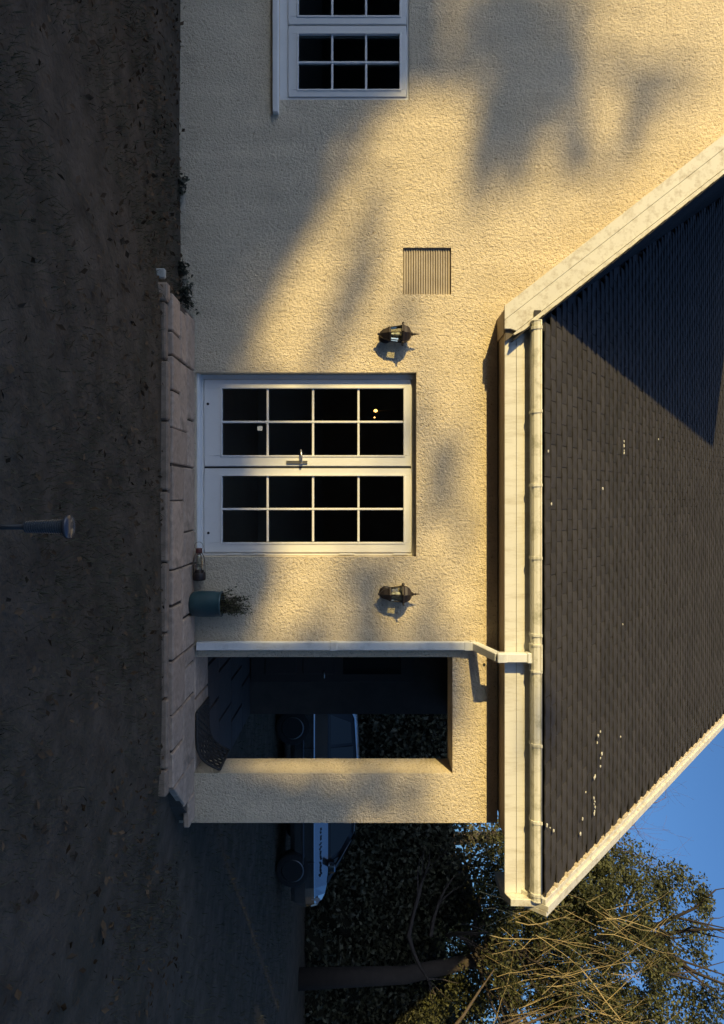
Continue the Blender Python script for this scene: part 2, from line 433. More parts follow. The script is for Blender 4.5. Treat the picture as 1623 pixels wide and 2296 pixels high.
tag(np_mesh('leaf_litter', V, F, M['litter']), 'fallen brown leaves scattered over the dark ground', 'leaves', kind='stuff')

# ------------------------------------------------------------------ patio of individual slabs
patio = MB()
patio.prism([(-1.49,4.74,-0.2),(2.02,4.74,-0.2),(2.34,5.02,-0.2),(2.60,5.34,-0.2),(2.60,5.66,-0.2),(2.60,8.0,-0.2),(1.24,8.0,-0.2),(1.24,5.335,-0.2),(-1.49,5.335,-0.2)], (0,0,0.2+PZ-0.018))
patio = patio.build('patio', M['bed'])
tag(patio, kind='structure', label='low paved patio strip along the foot of the wall')
G = 0.007
slabs = [  # x0, x1, y0, y1
 (-1.50,-1.22,4.72,4.93),(-1.22,-1.05,4.72,4.93),(-1.44,-1.05,4.93,5.10),(-1.47,-1.05,5.10,5.345),
 (-1.05,-0.80,4.72,4.93),(-0.80,-0.53,4.72,4.93),(-1.05,-0.53,4.93,5.13),(-1.05,-0.643,5.13,5.345),(-0.643,-0.263,5.13,5.345),
 (-0.53,-0.263,4.72,5.13),
 (-0.263,0.0,4.72,5.03),(0.0,0.505,4.72,5.03),(-0.263,0.24,5.03,5.345),(0.24,0.505,5.03,5.345),
 (0.505,0.762,4.72,4.98),(0.762,1.158,4.72,4.98),(0.505,0.90,4.98,5.345),(0.90,1.158,4.98,5.345),
 (1.158,1.55,4.72,5.06),(1.158,1.29,5.06,5.345),(1.29,1.55,5.06,5.345),
 (1.55,1.81,4.72,5.0),(1.81,2.08,4.72,5.0),(1.55,2.08,5.0,5.345),
 (2.08,2.36,5.04,5.345),(2.36,2.58,5.16,5.345),
]
yy = 5.345
for k, dy in enumerate((0.45, 0.45, 0.6, 0.6, 0.55)):
    xs = [1.25, 1.62, 2.10, 2.60] if k % 2 == 0 else [1.25, 1.45, 1.86, 2.30, 2.60]
    if k == 0: xs = [1.25, 1.62, 2.02, 2.22]
    for a, b in zip(xs, xs[1:]): slabs.append((a, b, yy, min(yy+dy, 7.98)))
    yy += dy
slab_meshes = {}
for (x0,x1,y0,y1) in slabs:
    m = MB(); t = random.uniform(-0.004, 0.003)
    jx = lambda: random.uniform(-0.006, 0.006)
    zt = PZ + t
    pts = [(x0+G+jx(), y0+G+jx()), (x1-G+jx(), y0+G+jx()), (x1-G+jx(), y1-G+jx()), (x0+G+jx(), y1-G+jx())]
    c = Vector(((x0+x1)/2, (y0+y1)/2, PZ))
    m.prism([(p[0],p[1],PZ-0.05) for p in pts], (0,0,0.05+t))
    o = m.build('slab', M['slab'] if y0 < 5.75 else M['shaded_slab'], patio, bevel=0.008, origin=c)
# corner slab cut off
m = MB(); m.prism([(2.085,4.75,PZ-.05),(2.10,4.76,PZ-.05),(2.33,5.03,PZ-.05),(2.085,5.03,PZ-.05)], (0,0,.05)); m.build('slab', M['slab'], patio, bevel=0.005)
# edging stones along the front
ex = -1.56
k = 0
for L_ in (0.14, 0.42, 0.43, 0.50, 0.51, 0.50, 0.47, 0.50, 0.20):
    m = MB(); h = PZ - 0.022 + random.uniform(-0.008, 0.006); f = random.uniform(-0.008, 0.008)
    if k == 1: h -= 0.01
    m.box((ex+0.006, 4.655+f, -0.12), (ex+L_-0.006, 4.722, h))
    m.build('edging_stone', M['edging'], patio, bevel=0.012, origin=(ex, 4.69, 0))
    ex += L_; k += 1

# ------------------------------------------------------------------ the house
house = empty('house', (0.0, D, 0.0), 'cream roughcast house with white windows, white eaves and dark tiled roof', 'house')

# openings in the front wall (x0, x1, z0, z1)
WIN = (WX(835), WX(1248), PZ+0.004, WZ(933))
DOOR = (WX(1473), WX(1734), -0.3, WZ(1014))
WIN2 = (WX(222)-1.22, WX(224), WZ(626), WZ(917))
VENT = (WX(555), WX(660), WZ(903), WZ(1011))
XL, XR, ZB, ZT = -8.644, WX(1845), -0.3, 2.58
TH = 0.31
RS = 1.28                                     # slope of the rake
def rake_mid(z): return -1.93 - (z - 3.315) / RS
APEX_X = -5.0
APEX_Z = 3.315 + (-1.93 - APEX_X) * RS

def cell_wall(holes):
    m = MB()
    xs = sorted(set([XL, XR, rake_mid(ZT)] + [h[0] for h in holes] + [h[1] for h in holes]))
    zs = sorted(set([ZB, ZT] + [h[2] for h in holes] + [h[3] for h in holes]))
    inside = lambda x, z: any(h[0] < x < h[1] and h[2] < z < h[3] for h in holes)
    for i in range(len(xs)-1):
        for j in range(len(zs)-1):
            if inside((xs[i]+xs[i+1])/2, (zs[j]+zs[j+1])/2): continue
            a,b,c,d = xs[i],xs[i+1],zs[j],zs[j+1]
            m.add([(a,D,c),(b,D,c),(b,D,d),(a,D,d)], [(0,1,2,3)])
            m.add([(a,D+TH,c),(b,D+TH,c),(b,D+TH,d),(a,D+TH,d)], [(3,2,1,0)])
    for (a,b,c,d) in holes:
        m.add([(a,D,c),(a,D+TH,c),(a,D+TH,d),(a,D,d)], [(0,3,2,1)])
        m.add([(b,D,c),(b,D+TH,c),(b,D+TH,d),(b,D,d)], [(0,1,2,3)])
        m.add([(a,D,d),(b,D,d),(b,D+TH,d),(a,D+TH,d)], [(0,1,2,3)][::-1])
        m.add([(a,D,c),(b,D,c),(b,D+TH,c),(a,D+TH,c)], [(0,1,2,3)])
    # right-hand end and gable triangle
    m.add([(XR,D,ZB),(XR,D+TH,ZB),(XR,D+TH,ZT),(XR,D,ZT)], [(0,1,2,3)])
    t0 = rake_mid(ZT)
    m.add([(XL,D,ZT),(t0,D,ZT),(APEX_X,D,APEX_Z)], [(0,1,2)])
    m.add([(XL,D+TH,ZT),(t0,D+TH,ZT),(APEX_X,D+TH,APEX_Z)], [(2,1,0)])
    return m
wall = cell_wall([WIN, DOOR, WIN2, VENT]).build('wall', M['wall'], house)

# rooms, side walls, porch and back of the house
rm = MB()
def shell(x0,x1,y0,y1,z0,z1):
    rm.add([(x0,y1,z0),(x1,y1,z0),(x1,y1,z1),(x0,y1,z1)], [(0,1,2,3)])
    rm.add([(x0,y0,z0),(x0,y1,z0),(x0,y1,z1),(x0,y0,z1)], [(0,1,2,3)])
    rm.add([(x1,y0,z0),(x1,y1,z0),(x1,y1,z1),(x1,y0,z1)], [(3,2,1,0)])
    rm.add([(x0,y0,z1),(x1,y0,z1),(x1,y1,z1),(x0,y1,z1)], [(0,1,2,3)])
    rm.add([(x0,y0,z0),(x1,y0,z0),(x1,y1,z0),(x0,y1,z0)], [(0,1,2,3)])
shell(-2.2, 1.10, D+TH+0.01, 9.0, 0.05, 2.50)
shell(-8.2, -2.35, D+TH+0.01, 9.0, 0.05, 2.50)
rm.build('room_lining', M['room'], house)
sw = MB()
sw.box((2.40, 8.25, -0.3), (2.60, 13.5, ZT))                      # right-hand wall further back
sw.box((XL, 13.3, -0.3), (2.40, 13.5, ZT))                        # rear wall
sw.box((XL, D+TH, -0.3), (XL+0.25, 13.3, ZT))                     # left-hand wall
sw.build('side_wall', M['wall'], house)
pl = MB(); pl.box((1.12, D+TH, -0.3), (1.24, 8.0, ZT)); pl.box((1.24, 8.0, -0.3), (2.60, 8.25, ZT)); pl.build('porch_lining', M['porch_shade'], house)
cl = MB(); cl.box((1.24, D+TH+0.002, ZT-0.02), (2.60, 8.0, ZT+0.03)); cl.build('porch_ceiling', M['porch_shade'], house)
# upper side wall that closes the roof end
su = MB(); su.prism([(2.40, D+0.02, ZT+0.035),(2.40,13.45,ZT+0.035),(2.40,9.4,6.45)], (0.2,0,0)); su.build('gable_end', M['wall'], house)
# dark door in the porch
dr = MB(); dr.box((1.40, 7.955, PZ+0.01), (2.20, 7.998, 2.10)); door = dr.build('porch_door', M['door'], house, bevel=0.004)
pn = MB(); pn.box((1.50, 7.945, 1.25), (2.10, 7.953, 1.95)); pn.build('pane', M['car_glass'], door)
for (z0,z1) in ((0.30,0.68),(0.76,1.14)):
    pn = MB(); pn.box((1.50, 7.940, z0), (2.10, 7.954, z1)); pn.build('door_panel', M['door'], door, bevel=0.006)
pn = MB(); pn.tube([(2.14,7.93,1.02),(2.06,7.93,1.02)], 0.009); pn.tube([(2.14,7.955,1.02),(2.14,7.93,1.02)], 0.008); pn.build('handle', M['chrome'], door)

# ---- casement windows
def frame_ring(m, x0,x1,z0,z1, wl,wr,wb,wt, y0,y1):
    m.box((x0,y0,z0),(x0+wl,y1,z1)); m.box((x1-wr,y0,z0),(x1,y1,z1))
    m.box((x0+wl,y0,z0),(x1-wr,y1,z0+wb)); m.box((x0+wl,y0,z1-wt),(x1-wr,y1,z1))

def sash(win, x0,x1,z0,z1, gx0,gx1,gz0,gz1, y, cols, rows, bar=0.018):
    m = MB(); frame_ring(m, x0,x1,z0,z1, gx0-x0, x1-gx1, gz0-z0, z1-gz1, y, y+0.055)
    s = m.build('sash', M['upvc'], win, bevel=0.004)
    m = MB(); b = 0.010; frame_ring(m, gx0-b,gx1+b,gz0-b,gz1+b, b+.004,b+.004,b+.004,b+.004, y-0.006, y+0.02)
    m.build('glazing_bead', M['upvc'], win, bevel=0.002)
    xs = [gx0 + (gx1-gx0)*i/cols for i in range(cols+1)]
    zs = [gz0 + (gz1-gz0)*j/rows for j in range(rows+1)]
    for x in xs[1:-1]:
        m = MB(); m.box((x-bar/2, y+0.006, gz0), (x+bar/2, y+0.034, gz1)); m.build('glazing_bar', M['upvc'], win, bevel=0.003)
    for z in zs[1:-1]:
        for a, b_ in zip(xs, xs[1:]):
            m = MB(); m.box((a+(bar/2 if a>gx0 else 0), y+0.0085, z-bar/2), (b_-(bar/2 if b_<gx1 else 0), y+0.034, z+bar/2)); m.build('glazing_bar', M['upvc'], win, bevel=0.003)
    for a, b_ in zip(xs, xs[1:]):
        for c, d in zip(zs, zs[1:]):
            m = MB(); y_ = y + 0.022 + random.uniform(-0.0008, 0.0008); tl = random.uniform(-0.0006,0.0006)
            m.add([(a,y_,c),(b_,y_+tl,c),(b_,y_+tl,d),(a,y_,d),(a,y_+.006,c),(b_,y_+.006+tl,c),(b_,y_+.006+tl,d),(a,y_+.006,d)],
                  [(0,1,2,3),(7,6,5,4),(0,4,5,1),(1,5,6,2),(2,6,7,3),(3,7,4,0)])
            m.build('pane', M['glass'], win)
    return s

YF = D + 0.080                                   # face of the large window's frame
X = lambda u: WX(u, YF); Z = lambda v: WZ(v, YF)
fx0, fx1, fz0, fz1 = WIN[0]+0.001, WIN[1]-0.001, WIN[2], WIN[3]-0.001
m = MB(); frame_ring(m, fx0,fx1,fz0,fz1, X(850)-fx0, fx1-X(1240), Z(456)-fz0, fz1-Z(922), YF+0.006, YF+0.075)
m.box((X(1044), YF+0.010, Z(456)), (X(1051), YF+0.07, Z(922)))
win = m.build('window', M['upvc'], house, bevel=0.003)
sash(win, X(851), X(1045.5), Z(458), Z(921), X(870), X(1022), Z(497), Z(905), YF-0.006, 2, 4)
sash(win, X(1050.5), X(1239), Z(458), Z(921), X(1066), X(1217), Z(497), Z(905), YF-0.006, 2, 4)
m = MB(); m.box((X(1046.2), YF-0.001, Z(458)), (X(1049.8), YF+0.009, Z(921))); m.build('gasket', M['gasket'], win)
m = MB(); m.prism([(fx0,YF-0.055,fz0),(fx0,YF+0.02,fz0),(fx0,YF+0.02,Z(452)),(fx0,YF-0.055,Z(448))], (fx1-fx0,0,0)); m.build('sill', M['upvc'], win, bevel=0.003)
for (u,v) in ((906,466),(1195,467)):
    m = MB(); m.tube([(X(u),YF-0.012,Z(v)),(X(u),YF-0.004,Z(v))], 0.011, n=12); m.build('drain_cap', M['gasket'], win)
m = MB(); m.box((X(1033),YF-0.016,Z(642)), (X(1040),YF-0.005,Z(689))); 
m.tube([(X(1037),YF-0.016,Z(677)),(X(1037),YF-0.040,Z(677))], 0.009, n=10)
m.tube([(X(1040),YF-0.042,Z(676)),(X(1026),YF-0.050,Z(677)),(X(1009),YF-0.046,Z(675))], [0.009,0.008,0.007], n=10)
m.build('handle', M['chrome'], win)
for (u0,u1,v) in ((1052,1056,508),(1243,1246,560),(1243,1246,760),(1243,1246,880)):
    m = MB(); m.box((X(1240.5),YF-0.004,Z(v)), (X(1244),YF+0.008,Z(v+34))); m.build('hinge', M['upvc'], win, bevel=0.002)
m = MB(); m.box((X(955),YF+0.0105,Z(576)), (X(965),YF+0.0125,Z(587))); m.build('sticker', M['sticker'], win)

# small window at the left, its frame nearly flush with the wall
YG = D + 0.012
X = lambda u: WX(u, YG); Z = lambda v: WZ(v, YG)
a0, a1 = WIN2[0]+0.001, WIN2[1]-0.001
m = MB(); frame_ring(m, a0,a1,Z(626),WIN2[3]-0.001, .075, 0.022, Z(645)-Z(626), WIN2[3]-0.001-Z(911), YG, YG+0.07)
win2 = m.build('window', M['upvc'], house, bevel=0.003)
midx = (a0 + a1) / 2
sash(win2, midx+0.006, X(219), Z(646), Z(910), midx+0.07, X(203), Z(668), Z(896), YG-0.010, 2, 3)
sash(win2, a0+0.077, midx-0.006, Z(646), Z(910), a0+0.15, midx-0.07, Z(668), Z(896), YG-0.010, 2, 3)
m = MB(); m.prism([(a0-0.10,D-0.045,Z(612)),(a0-0.10,YG+0.05,Z(612)),(a0-0.10,YG+0.05,Z(628)),(a0-0.10,D-0.045,Z(624))], (WX(251,5.31)-a0+0.10,0,0)); m.build('sill', M['upvc'], win2, bevel=0.004)
for w_, lab in ((win,'large white two-casement window with small square panes reaching the patio'),(win2,'small white window at the left edge in blue shade')): w_['label'] = lab

# ---- air vent: louvred terracotta grille, slightly sunk
vx0,vx1,vz0,vz1 = VENT
m = MB(); m.box((vx0+.001,D+0.030,vz0+.001),(vx1-.001,D+0.06,vz1-.001)); vent = m.build('air_vent', M['vent'], house)
nl = 19
for i in range(nl):
    z0 = vz0 + 0.006 + (vz1-vz0-0.012)*i/nl; h = (vz1-vz0-0.012)/nl
    m = MB(); j = random.uniform(-0.0015,0.0015)
    m.prism([(vx0+.004,D+0.031,z0+.002),(vx0+.004,D+0.031,z0+h*0.93),(vx0+.004,D+0.022+j,z0+h*0.82),(vx0+.004,D+0.014+j,z0+.003)], (vx1-vx0-.008,0,0))
    m.build('louvre', M['vent'], vent)

# ---- eaves: soffit, fascia, gutter, downpipe
YS = 5.087                                       # fascia face
fX = lambda u: WX(u, YS); fZ = lambda v: WZ(v, YS)
FB, FT = fZ(1131), fZ(1206)
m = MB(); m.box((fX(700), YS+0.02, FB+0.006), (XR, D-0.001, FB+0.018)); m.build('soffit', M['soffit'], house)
m = MB(); m.box((fX(735), YS, FB), (3.040, YS+0.02, FB+(FT-FB)*0.345-0.0015)); fascia = m.build('fascia', M['fascia'], house, bevel=0.0015)
m = MB(); m.box((fX(735), YS-0.001, FB+(FT-FB)*0.345+0.0015), (3.040, YS+0.0195, FT)); m.build('fascia_board', M['fascia'], fascia, bevel=0.0015)
m = MB(); m.box((fX(735), YS+0.004, FB+0.05), (3.040, YS+0.019, FB+0.15)); m.build('backing', M['groove'], fascia)

GY, GZ = YS-0.062, WZ(1213, 4.97)
prof = [(0.055,0.0),(0.055,-0.030),(0.048,-0.052),(0.030,-0.066),(-0.030,-0.066),(-0.048,-0.052),(-0.056,-0.028),(-0.056,0.0),(-0.062,0.002),(-0.062,-0.005)]
gl0, gl1 = WX(722, GY), WX(2014, GY)
m = MB()
outer = [(y,z) for y,z in prof[:8]]
inner = [(y*0.94,z*0.94+0.0) for y,z in outer][::-1]
loop = outer + inner
m.prism([(gl0, GY+y, GZ+z) for y,z in loop], (gl1-gl0,0,0))
m.tube([(gl0, GY-0.058, GZ), (gl1, GY-0.058, GZ)], 0.005, n=8)
gutter = m.build('gutter', M['gutter'], house)
def gut_piece(name, u, w, grow, parent=gutter):
    x = WX(u, GY); m = MB()
    loop = [(y*grow,z*grow) for y,z in outer] + [(y*1.005,z*1.005) for y,z in outer][::-1]
    m.prism([(x-w/2, GY+y, GZ+z) for y,z in loop], (w,0,0))
    m.box((x-w/2, GY-0.066, GZ-0.004), (x+w/2, GY-0.050, GZ+0.007))
    return m
for u in (924, 1088, 1250, 1422, 1667, 1838, 2000, 738):
    m = gut_piece('bracket', u, 0.022, 1.09); x = WX(u, GY)
    m.box((x-0.011, GY+0.050, GZ-0.075), (x+0.011, YS-0.002, GZ+0.0))
    m.build('bracket', M['gutter'], gutter)
gut_piece('outlet', 1474, 0.19, 1.06).build('outlet', M['gutter'], gutter)
for u in (1444, 1503): gut_piece('outlet_collar', u, 0.016, 1.12).build('outlet_collar', M['gutter'], gutter)
for u in (722, 2014):
    x = WX(u, GY); m = MB()
    m.prism([(x-0.004, GY+y*1.05, GZ+z*1.05+ (0.004 if z==0 else 0)) for y,z in outer], (0.008,0,0)); m.build('end_cap', M['gutter'], gutter)

# square downpipe with swan neck
PX = WX(1449, 5.29); pw = 0.033; py0, py1 = D-0.068, D-0.004
m = MB(); m.box((PX-pw, py0, PZ+0.022), (PX+pw, py1, WZ(1052)))
pipe = m.build('downpipe', M['pipe'], house, bevel=0.006)
for v in (748, 1046):
    m = MB(); z = WZ(v); m.box((PX-pw-.003, py0-.003, z-0.03), (PX+pw+.003, py1, z+0.03)); m.build('pipe_socket', M['pipe'], pipe, bevel=0.004)
ox = WX(1474, GY)
def sq_run(p, q, h=0.032):
    p = Vector(p); q = Vector(q); t = (q-p).normalized(); a = Vector((1,0,0)); a = (a - t*a.dot(t)).normalized(); b = t.cross(a)
    vs = [c + a*sx*h + b*sy*h for c in (p,q) for sx,sy in ((-1,-1),(1,-1),(1,1),(-1,1))]
    mm = MB(); mm.add(vs, [(3,2,1,0),(4,5,6,7),(0,1,5,4),(1,2,6,5),(2,3,7,6),(3,0,4,7)]); return mm
yc = (py0+py1)/2
zA = WZ(1060); zB = WZ(1119, GY)
sq_run((PX,yc,WZ(1050)-0.002), (PX,yc,zA+0.020), 0.036).build('elbow', M['pipe'], pipe, bevel=0.005)
sq_run((PX,yc-0.005,zA+0.005), (ox,GY+0.008,zB-0.005), 0.0315).build('offset_pipe', M['pipe'], pipe, bevel=0.005)
sq_run((ox,GY,zB-0.020), (ox,GY,zB+0.055), 0.036).build('elbow', M['pipe'], pipe, bevel=0.005)
sq_run((ox,GY,zB+0.04), (ox,GY,GZ-0.063), 0.0325).build('drop_pipe', M['pipe'], pipe, bevel=0.004)
sq_run((ox,GY,GZ-0.10), (ox,GY,GZ-0.067), 0.040).build('outlet_spigot', M['pipe'], pipe, bevel=0.006)

# ---- bargeboards of the gable
YB = 5.030
def low(z): return -2.036 - (z - 3.26) / RS
def upp(z): return -1.816 - (z - 3.37) / RS
zf = WZ(1131, YB)
def lerp_edge(k, z): return low(z) + (upp(z) - low(z)) * k
dirv = Vector((-1/RS, 0, 1)).normalized()
def rake_strip(k0, k1, y0, y1, foot):
    """board between fractions k0..k1 of the width, from the foot to the apex"""
    a = []
    top = lambda k: ((APEX_X), 3.26 + (lerp_edge(k, 3.26) - APEX_X) * RS)
    p0 = top(k0); p1 = top(k1)
    poly = foot + [(p1[0], y0, p1[1]), (p0[0], y0, p0[1])]
    mm = MB(); mm.prism(poly, (0, y1-y0, 0)); return mm
kl, kr = lerp_edge(0.36, zf), WX(750, YB)
bb = rake_strip(0.0, 0.355, YB, YB+0.022, [(low(zf), YB, zf), (lerp_edge(0.355, zf), YB, zf)]).build('bargeboard', M['paint'], house, bevel=0.0015)
rake_strip(0.365, 0.86, YB-0.002, YB+0.021, [(lerp_edge(0.365, zf), YB-0.002, zf), (WX(737,YB), YB-0.002, zf), (WX(737,YB), YB-0.002, zf+0.045),(lerp_edge(0.86, zf+0.09), YB-0.002, zf+0.09)]).build('upper_board', M['paint'], bb, bevel=0.0015)
rake_strip(0.875, 1.0, YB-0.012, YB+0.02, [(lerp_edge(0.875, zf+0.06), YB-0.012, zf+0.06), (WX(752,YB), YB-0.012, zf+0.075), (lerp_edge(1.0, zf+0.15), YB-0.012, zf+0.15)]).build('capping_strip', M['paint'], bb, bevel=0.0015)
rake_strip(0.1, 0.9, YB+0.0225, YB+0.05, [(lerp_edge(0.1, zf+.01), YB+0.0225, zf+.01), (lerp_edge(0.9, zf+.01), YB+0.0225, zf+.01)]).build('backing', M['groove'], bb)
# box end that closes the foot of the gable
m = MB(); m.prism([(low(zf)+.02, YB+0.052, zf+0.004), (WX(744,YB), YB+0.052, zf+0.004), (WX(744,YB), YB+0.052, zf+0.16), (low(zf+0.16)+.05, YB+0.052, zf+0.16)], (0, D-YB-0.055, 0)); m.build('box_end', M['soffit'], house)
# verge soffit under the rake
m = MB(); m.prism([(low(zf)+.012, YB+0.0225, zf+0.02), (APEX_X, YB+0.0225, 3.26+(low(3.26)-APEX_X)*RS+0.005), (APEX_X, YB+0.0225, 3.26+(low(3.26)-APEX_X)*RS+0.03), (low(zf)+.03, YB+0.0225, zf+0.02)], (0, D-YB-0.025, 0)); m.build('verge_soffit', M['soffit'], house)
# mirrored left rake (outside the picture)
m = MB()
mir = lambda x: 2*APEX_X - x
m.prism([(mir(low(zf)),YB,zf),(mir(upp(zf)),YB,zf),(APEX_X-0.001,YB,3.26+(upp(3.26)-APEX_X)*RS),(APEX_X-0.001,YB,3.26+(low(3.26)-APEX_X)*RS)], (0,0.022,0)); m.build('bargeboard', M['paint'], house)

# ---- roofs
PITCH = math.atan(0.875); cp, sp = math.cos(PITCH), math.sin(PITCH)
Y0R, Z0R, RIDGE = 4.99, 2.845, 9.4
def z_main(y): return Z0R + (y - Y0R) * 0.875
def z_gab(x): return 3.37 + (-1.816 - x) * RS
# gable roof, both slopes, laid in stepped courses
def gable_slope(sgn):
    mm = MB()
    x_e = -1.23; Lx = x_e - APEX_X; nC = 52
    for i in range(nC):
        xa = x_e - Lx*i/nC; xb = x_e - Lx*(i+1.6)/nC
        if xb < APEX_X: xb = APEX_X
        za, zb = z_gab(xa) + 0.022, z_gab(xb) + 0.008
        f = (lambda x: x) if sgn > 0 else (lambda x: 2*APEX_X - x)
        mm.prism([(f(xa),YB-0.03,za),(f(xb),YB-0.03,zb),(f(xb),YB-0.03,zb-0.012),(f(xa),YB-0.03,za-0.014)], (0, 13.6-YB, 0))
    return mm
gr = gable_slope(1).build('gable_roof', M['tile'], house); gable_slope(-1).build('gable_roof', M['tile'], house)
# main roof deck
m = MB()
def valley_x(y): return -1.816 - (z_main(y) - 3.37) / RS
dk = [(3.02, Y0R+0.03), (3.02, RIDGE), (valley_x(RIDGE)-0.1, RIDGE), (valley_x(Y0R+0.03)-0.03, Y0R+0.03)]
m.prism([(x, y, z_main(y)-0.03) for x, y in dk], (0, 0.0, -0.05))
m.prism([(-4.4, RIDGE+0.002, z_main(RIDGE)-0.03), (-4.4, 13.8, z_main(Y0R)-0.03), (-4.4, 13.8, z_main(Y0R)-0.08), (-4.4, RIDGE+0.002, z_main(RIDGE)-0.09)], (4.4+3.02, 0, 0))
roof = m.build('roof', M['tile'], house)
# plain tile, local frame: x across, y up the slope, z off the slope
TWd, TLn, TTh, GAUGE = 0.164, 0.205, 0.009, 0.100
tv = []
for yy_ in (0.0, TLn):
    for k in range(4):
        xx = -TWd/2 + TWd*k/3; cam_ = 0.004*(1-((xx)/(TWd/2))**2)
        tv.append((xx, yy_, cam_)); tv.append((xx, yy_, cam_-TTh))
tf = []
for k in range(3):
    a = 2*k; b = 2*(k+1); o_ = 8
    tf += [(a, b, b+o_, a+o_), (a+1, a+1+o_, b+1+o_, b+1), (a, a+1, b+1, b), (a+o_, b+o_, b+1+o_, a+1+o_)]
tf += [(0, 8, 9, 1), (6, 7, 15, 14)]
tv = np.array(tv); tf = np.array(tf)
tile_me = bpy.data.meshes.new('tile'); tile_me.from_pydata(tv.tolist(), [], tf.tolist()); tile_me.materials.append(M['tile'])
tiles = []
rows = int((RIDGE - Y0R) / cp / GAUGE)
basis = Matrix(((1,0,0),(0,cp,-sp),(0,sp,cp)))
for r in range(rows):
    s = r * GAUGE
    y = Y0R + s*cp; z = Z0R + s*sp
    off = (TWd+0.004)/2 if r % 2 else 0.0
    rowj = random.uniform(-0.003, 0.003)
    nx = int((2.98+4.4)/(TWd+0.004))
    for c in range(nx+1):
        x = 2.925 - off - c*(TWd+0.004)
        if z < z_gab(x - 0.08) - 0.12: continue
        tilt = -0.085 + random.uniform(-0.008, 0.008)
        if random.random() < 0.03: tilt -= random.uniform(0.01, 0.03)
        rot = basis @ Matrix.Rotation(tilt, 3, 'X') @ Matrix.Rotation(random.uniform(-0.012,0.012), 3, 'Z') @ Matrix.Rotation(random.uniform(-0.014,0.014), 3, 'Y')
        p = Vector((x, y, z)) + basis @ Vector((random.uniform(-.002,.002), rowj + random.uniform(-.004,.004), 0.026))
        M4 = rot.to_4x4(); M4.translation = p
        u_ = 1123 + F_PX*p.x/p.y; v_ = 811 + F_PX*(p.z-CAM_Z)/p.y
        tiles.append((p.length if 300 < u_ < 2290 else 99, M4))
tiles.sort(key=lambda t: t[0])
hloc = world_loc(roof)
for d_, M4 in tiles[:300]:
    o = bpy.data.objects.new('tile', tile_me); col.objects.link(o); o.parent = roof
    M5 = M4.copy(); M5.translation = M4.translation - hloc; o.matrix_basis = M5
VV = []; FF = []; b0 = 0
for d_, M4 in tiles[300:]:
    A = np.array(M4); VV.append(tv @ A[:3,:3].T + A[:3,3]); FF.append(tf + b0); b0 += len(tv)
fld = np_mesh('tile_field', np.concatenate(VV), np.concatenate(FF), M['tile'], roof); fld['kind'] = 'stuff'
# ridge
m = MB(); m.tube([(-4.4, RIDGE, z_main(RIDGE)-0.02), (3.05, RIDGE, z_main(RIDGE)-0.02)], 0.11, n=14); m.build('ridge_tile', M['tile'], roof)
# right-hand verge: rough mortar fillet and a white stepped capping
def slope_pt(x, s, h): return Vector((x, Y0R + s*cp - h*sp, Z0R + s*sp + h*cp))
SL = (RIDGE - Y0R) / cp
m = MB()
for (xa,xb,ha,hb) in ((3.010,3.052,-0.16,0.040),(3.053,3.100,-0.19,0.060),(3.101,3.138,-0.17,0.048)):
    poly = [slope_pt(xa,-0.02,ha), slope_pt(xb,-0.02,ha), slope_pt(xb,-0.02,hb), slope_pt(xa,-0.02,hb)]
    m.prism(poly, tuple(Vector((0,cp,sp))*(SL+0.05)))
vb = m.build('bargeboard', M['paint'], house, bevel=0.003)
for k in range(96):
    m = MB(); s0 = k*0.06 + random.uniform(0,.03); h = random.uniform(0.008,0.026); w = random.uniform(0.004,0.024)
    mm = Matrix(((1,0,0,0),(0,cp,-sp,0),(0,sp,cp,0),(0,0,0,1)))
    a = slope_pt(3.008-w, s0, 0.012); e = random.uniform(0.03,0.07)
    pts = [slope_pt(3.008-w, s0, 0.0), slope_pt(3.0095, s0-0.005, 0.0), slope_pt(3.0095, s0+e, 0.0), slope_pt(3.008-w*.8, s0+e*.8, 0.0)]
    m.prism([tuple(p) for p in pts], tuple(Vector((0,-sp,cp))*(h+0.02))); m.build('mortar_lump', M['mortar'], vb)
# foot of the right-hand bargeboard: boxed end, seen from inside
m = MB(); m.prism([(3.042, YB-0.02, FB+0.03),(3.042, YS+0.06, FB-0.02),(3.042, YS+0.30, FB-0.02),(3.042, YS+0.30, FB+0.30),(3.042, YB-0.03, FB+0.27)], (0.055,0,0)); m.build('box_end', M['paint'], house, bevel=0.003)
# pale flecks on the tiles
fl = [(1652,1390),(1640,1345),(1650,1340),(1665,1338),(1690,1348),(1700,1345),(1718,1345),(1740,1333),(1745,1331),(1790,1330),(1797,1332),(1803,1331),(1810,1333),(1818,1332),(1825,1331),(1776,1312),(1835,1305),(1870,1300),
      (990,1398),(1000,1398),(1010,1398),(1016,1398),(985,1475),(1400,1395),(1012,1228),(1130,1235),(1095,1350),(1850,1225),(1856,1232),(1862,1240)]
m = MB()
for (u,v) in fl:
    # intersect the sight line with the tile plane
    dx, dz = (u-1123)/F_PX, (v-811)/F_PX
    y = (Z0R - 0.875*Y0R - CAM_Z + 0.062) / (dz - 0.875)
    c = Vector((dx*y, y, CAM_Z + dz*y)); r_ = random.uniform(0.004, 0.011)
    pts = []
    for k in range(7):
        th = 2*math.pi*k/7; rr = r_*random.uniform(.6,1.3)
        pts.append(c + Vector((math.cos(th)*rr*1.5, 0, 0)) + Vector((0,cp,sp))*math.sin(th)*rr)
    m.prism(pts, tuple(Vector((0,-sp,cp))*0.006))
lc = m.build('fleck', M['fleck'], roof); lc['kind'] = 'stuff'

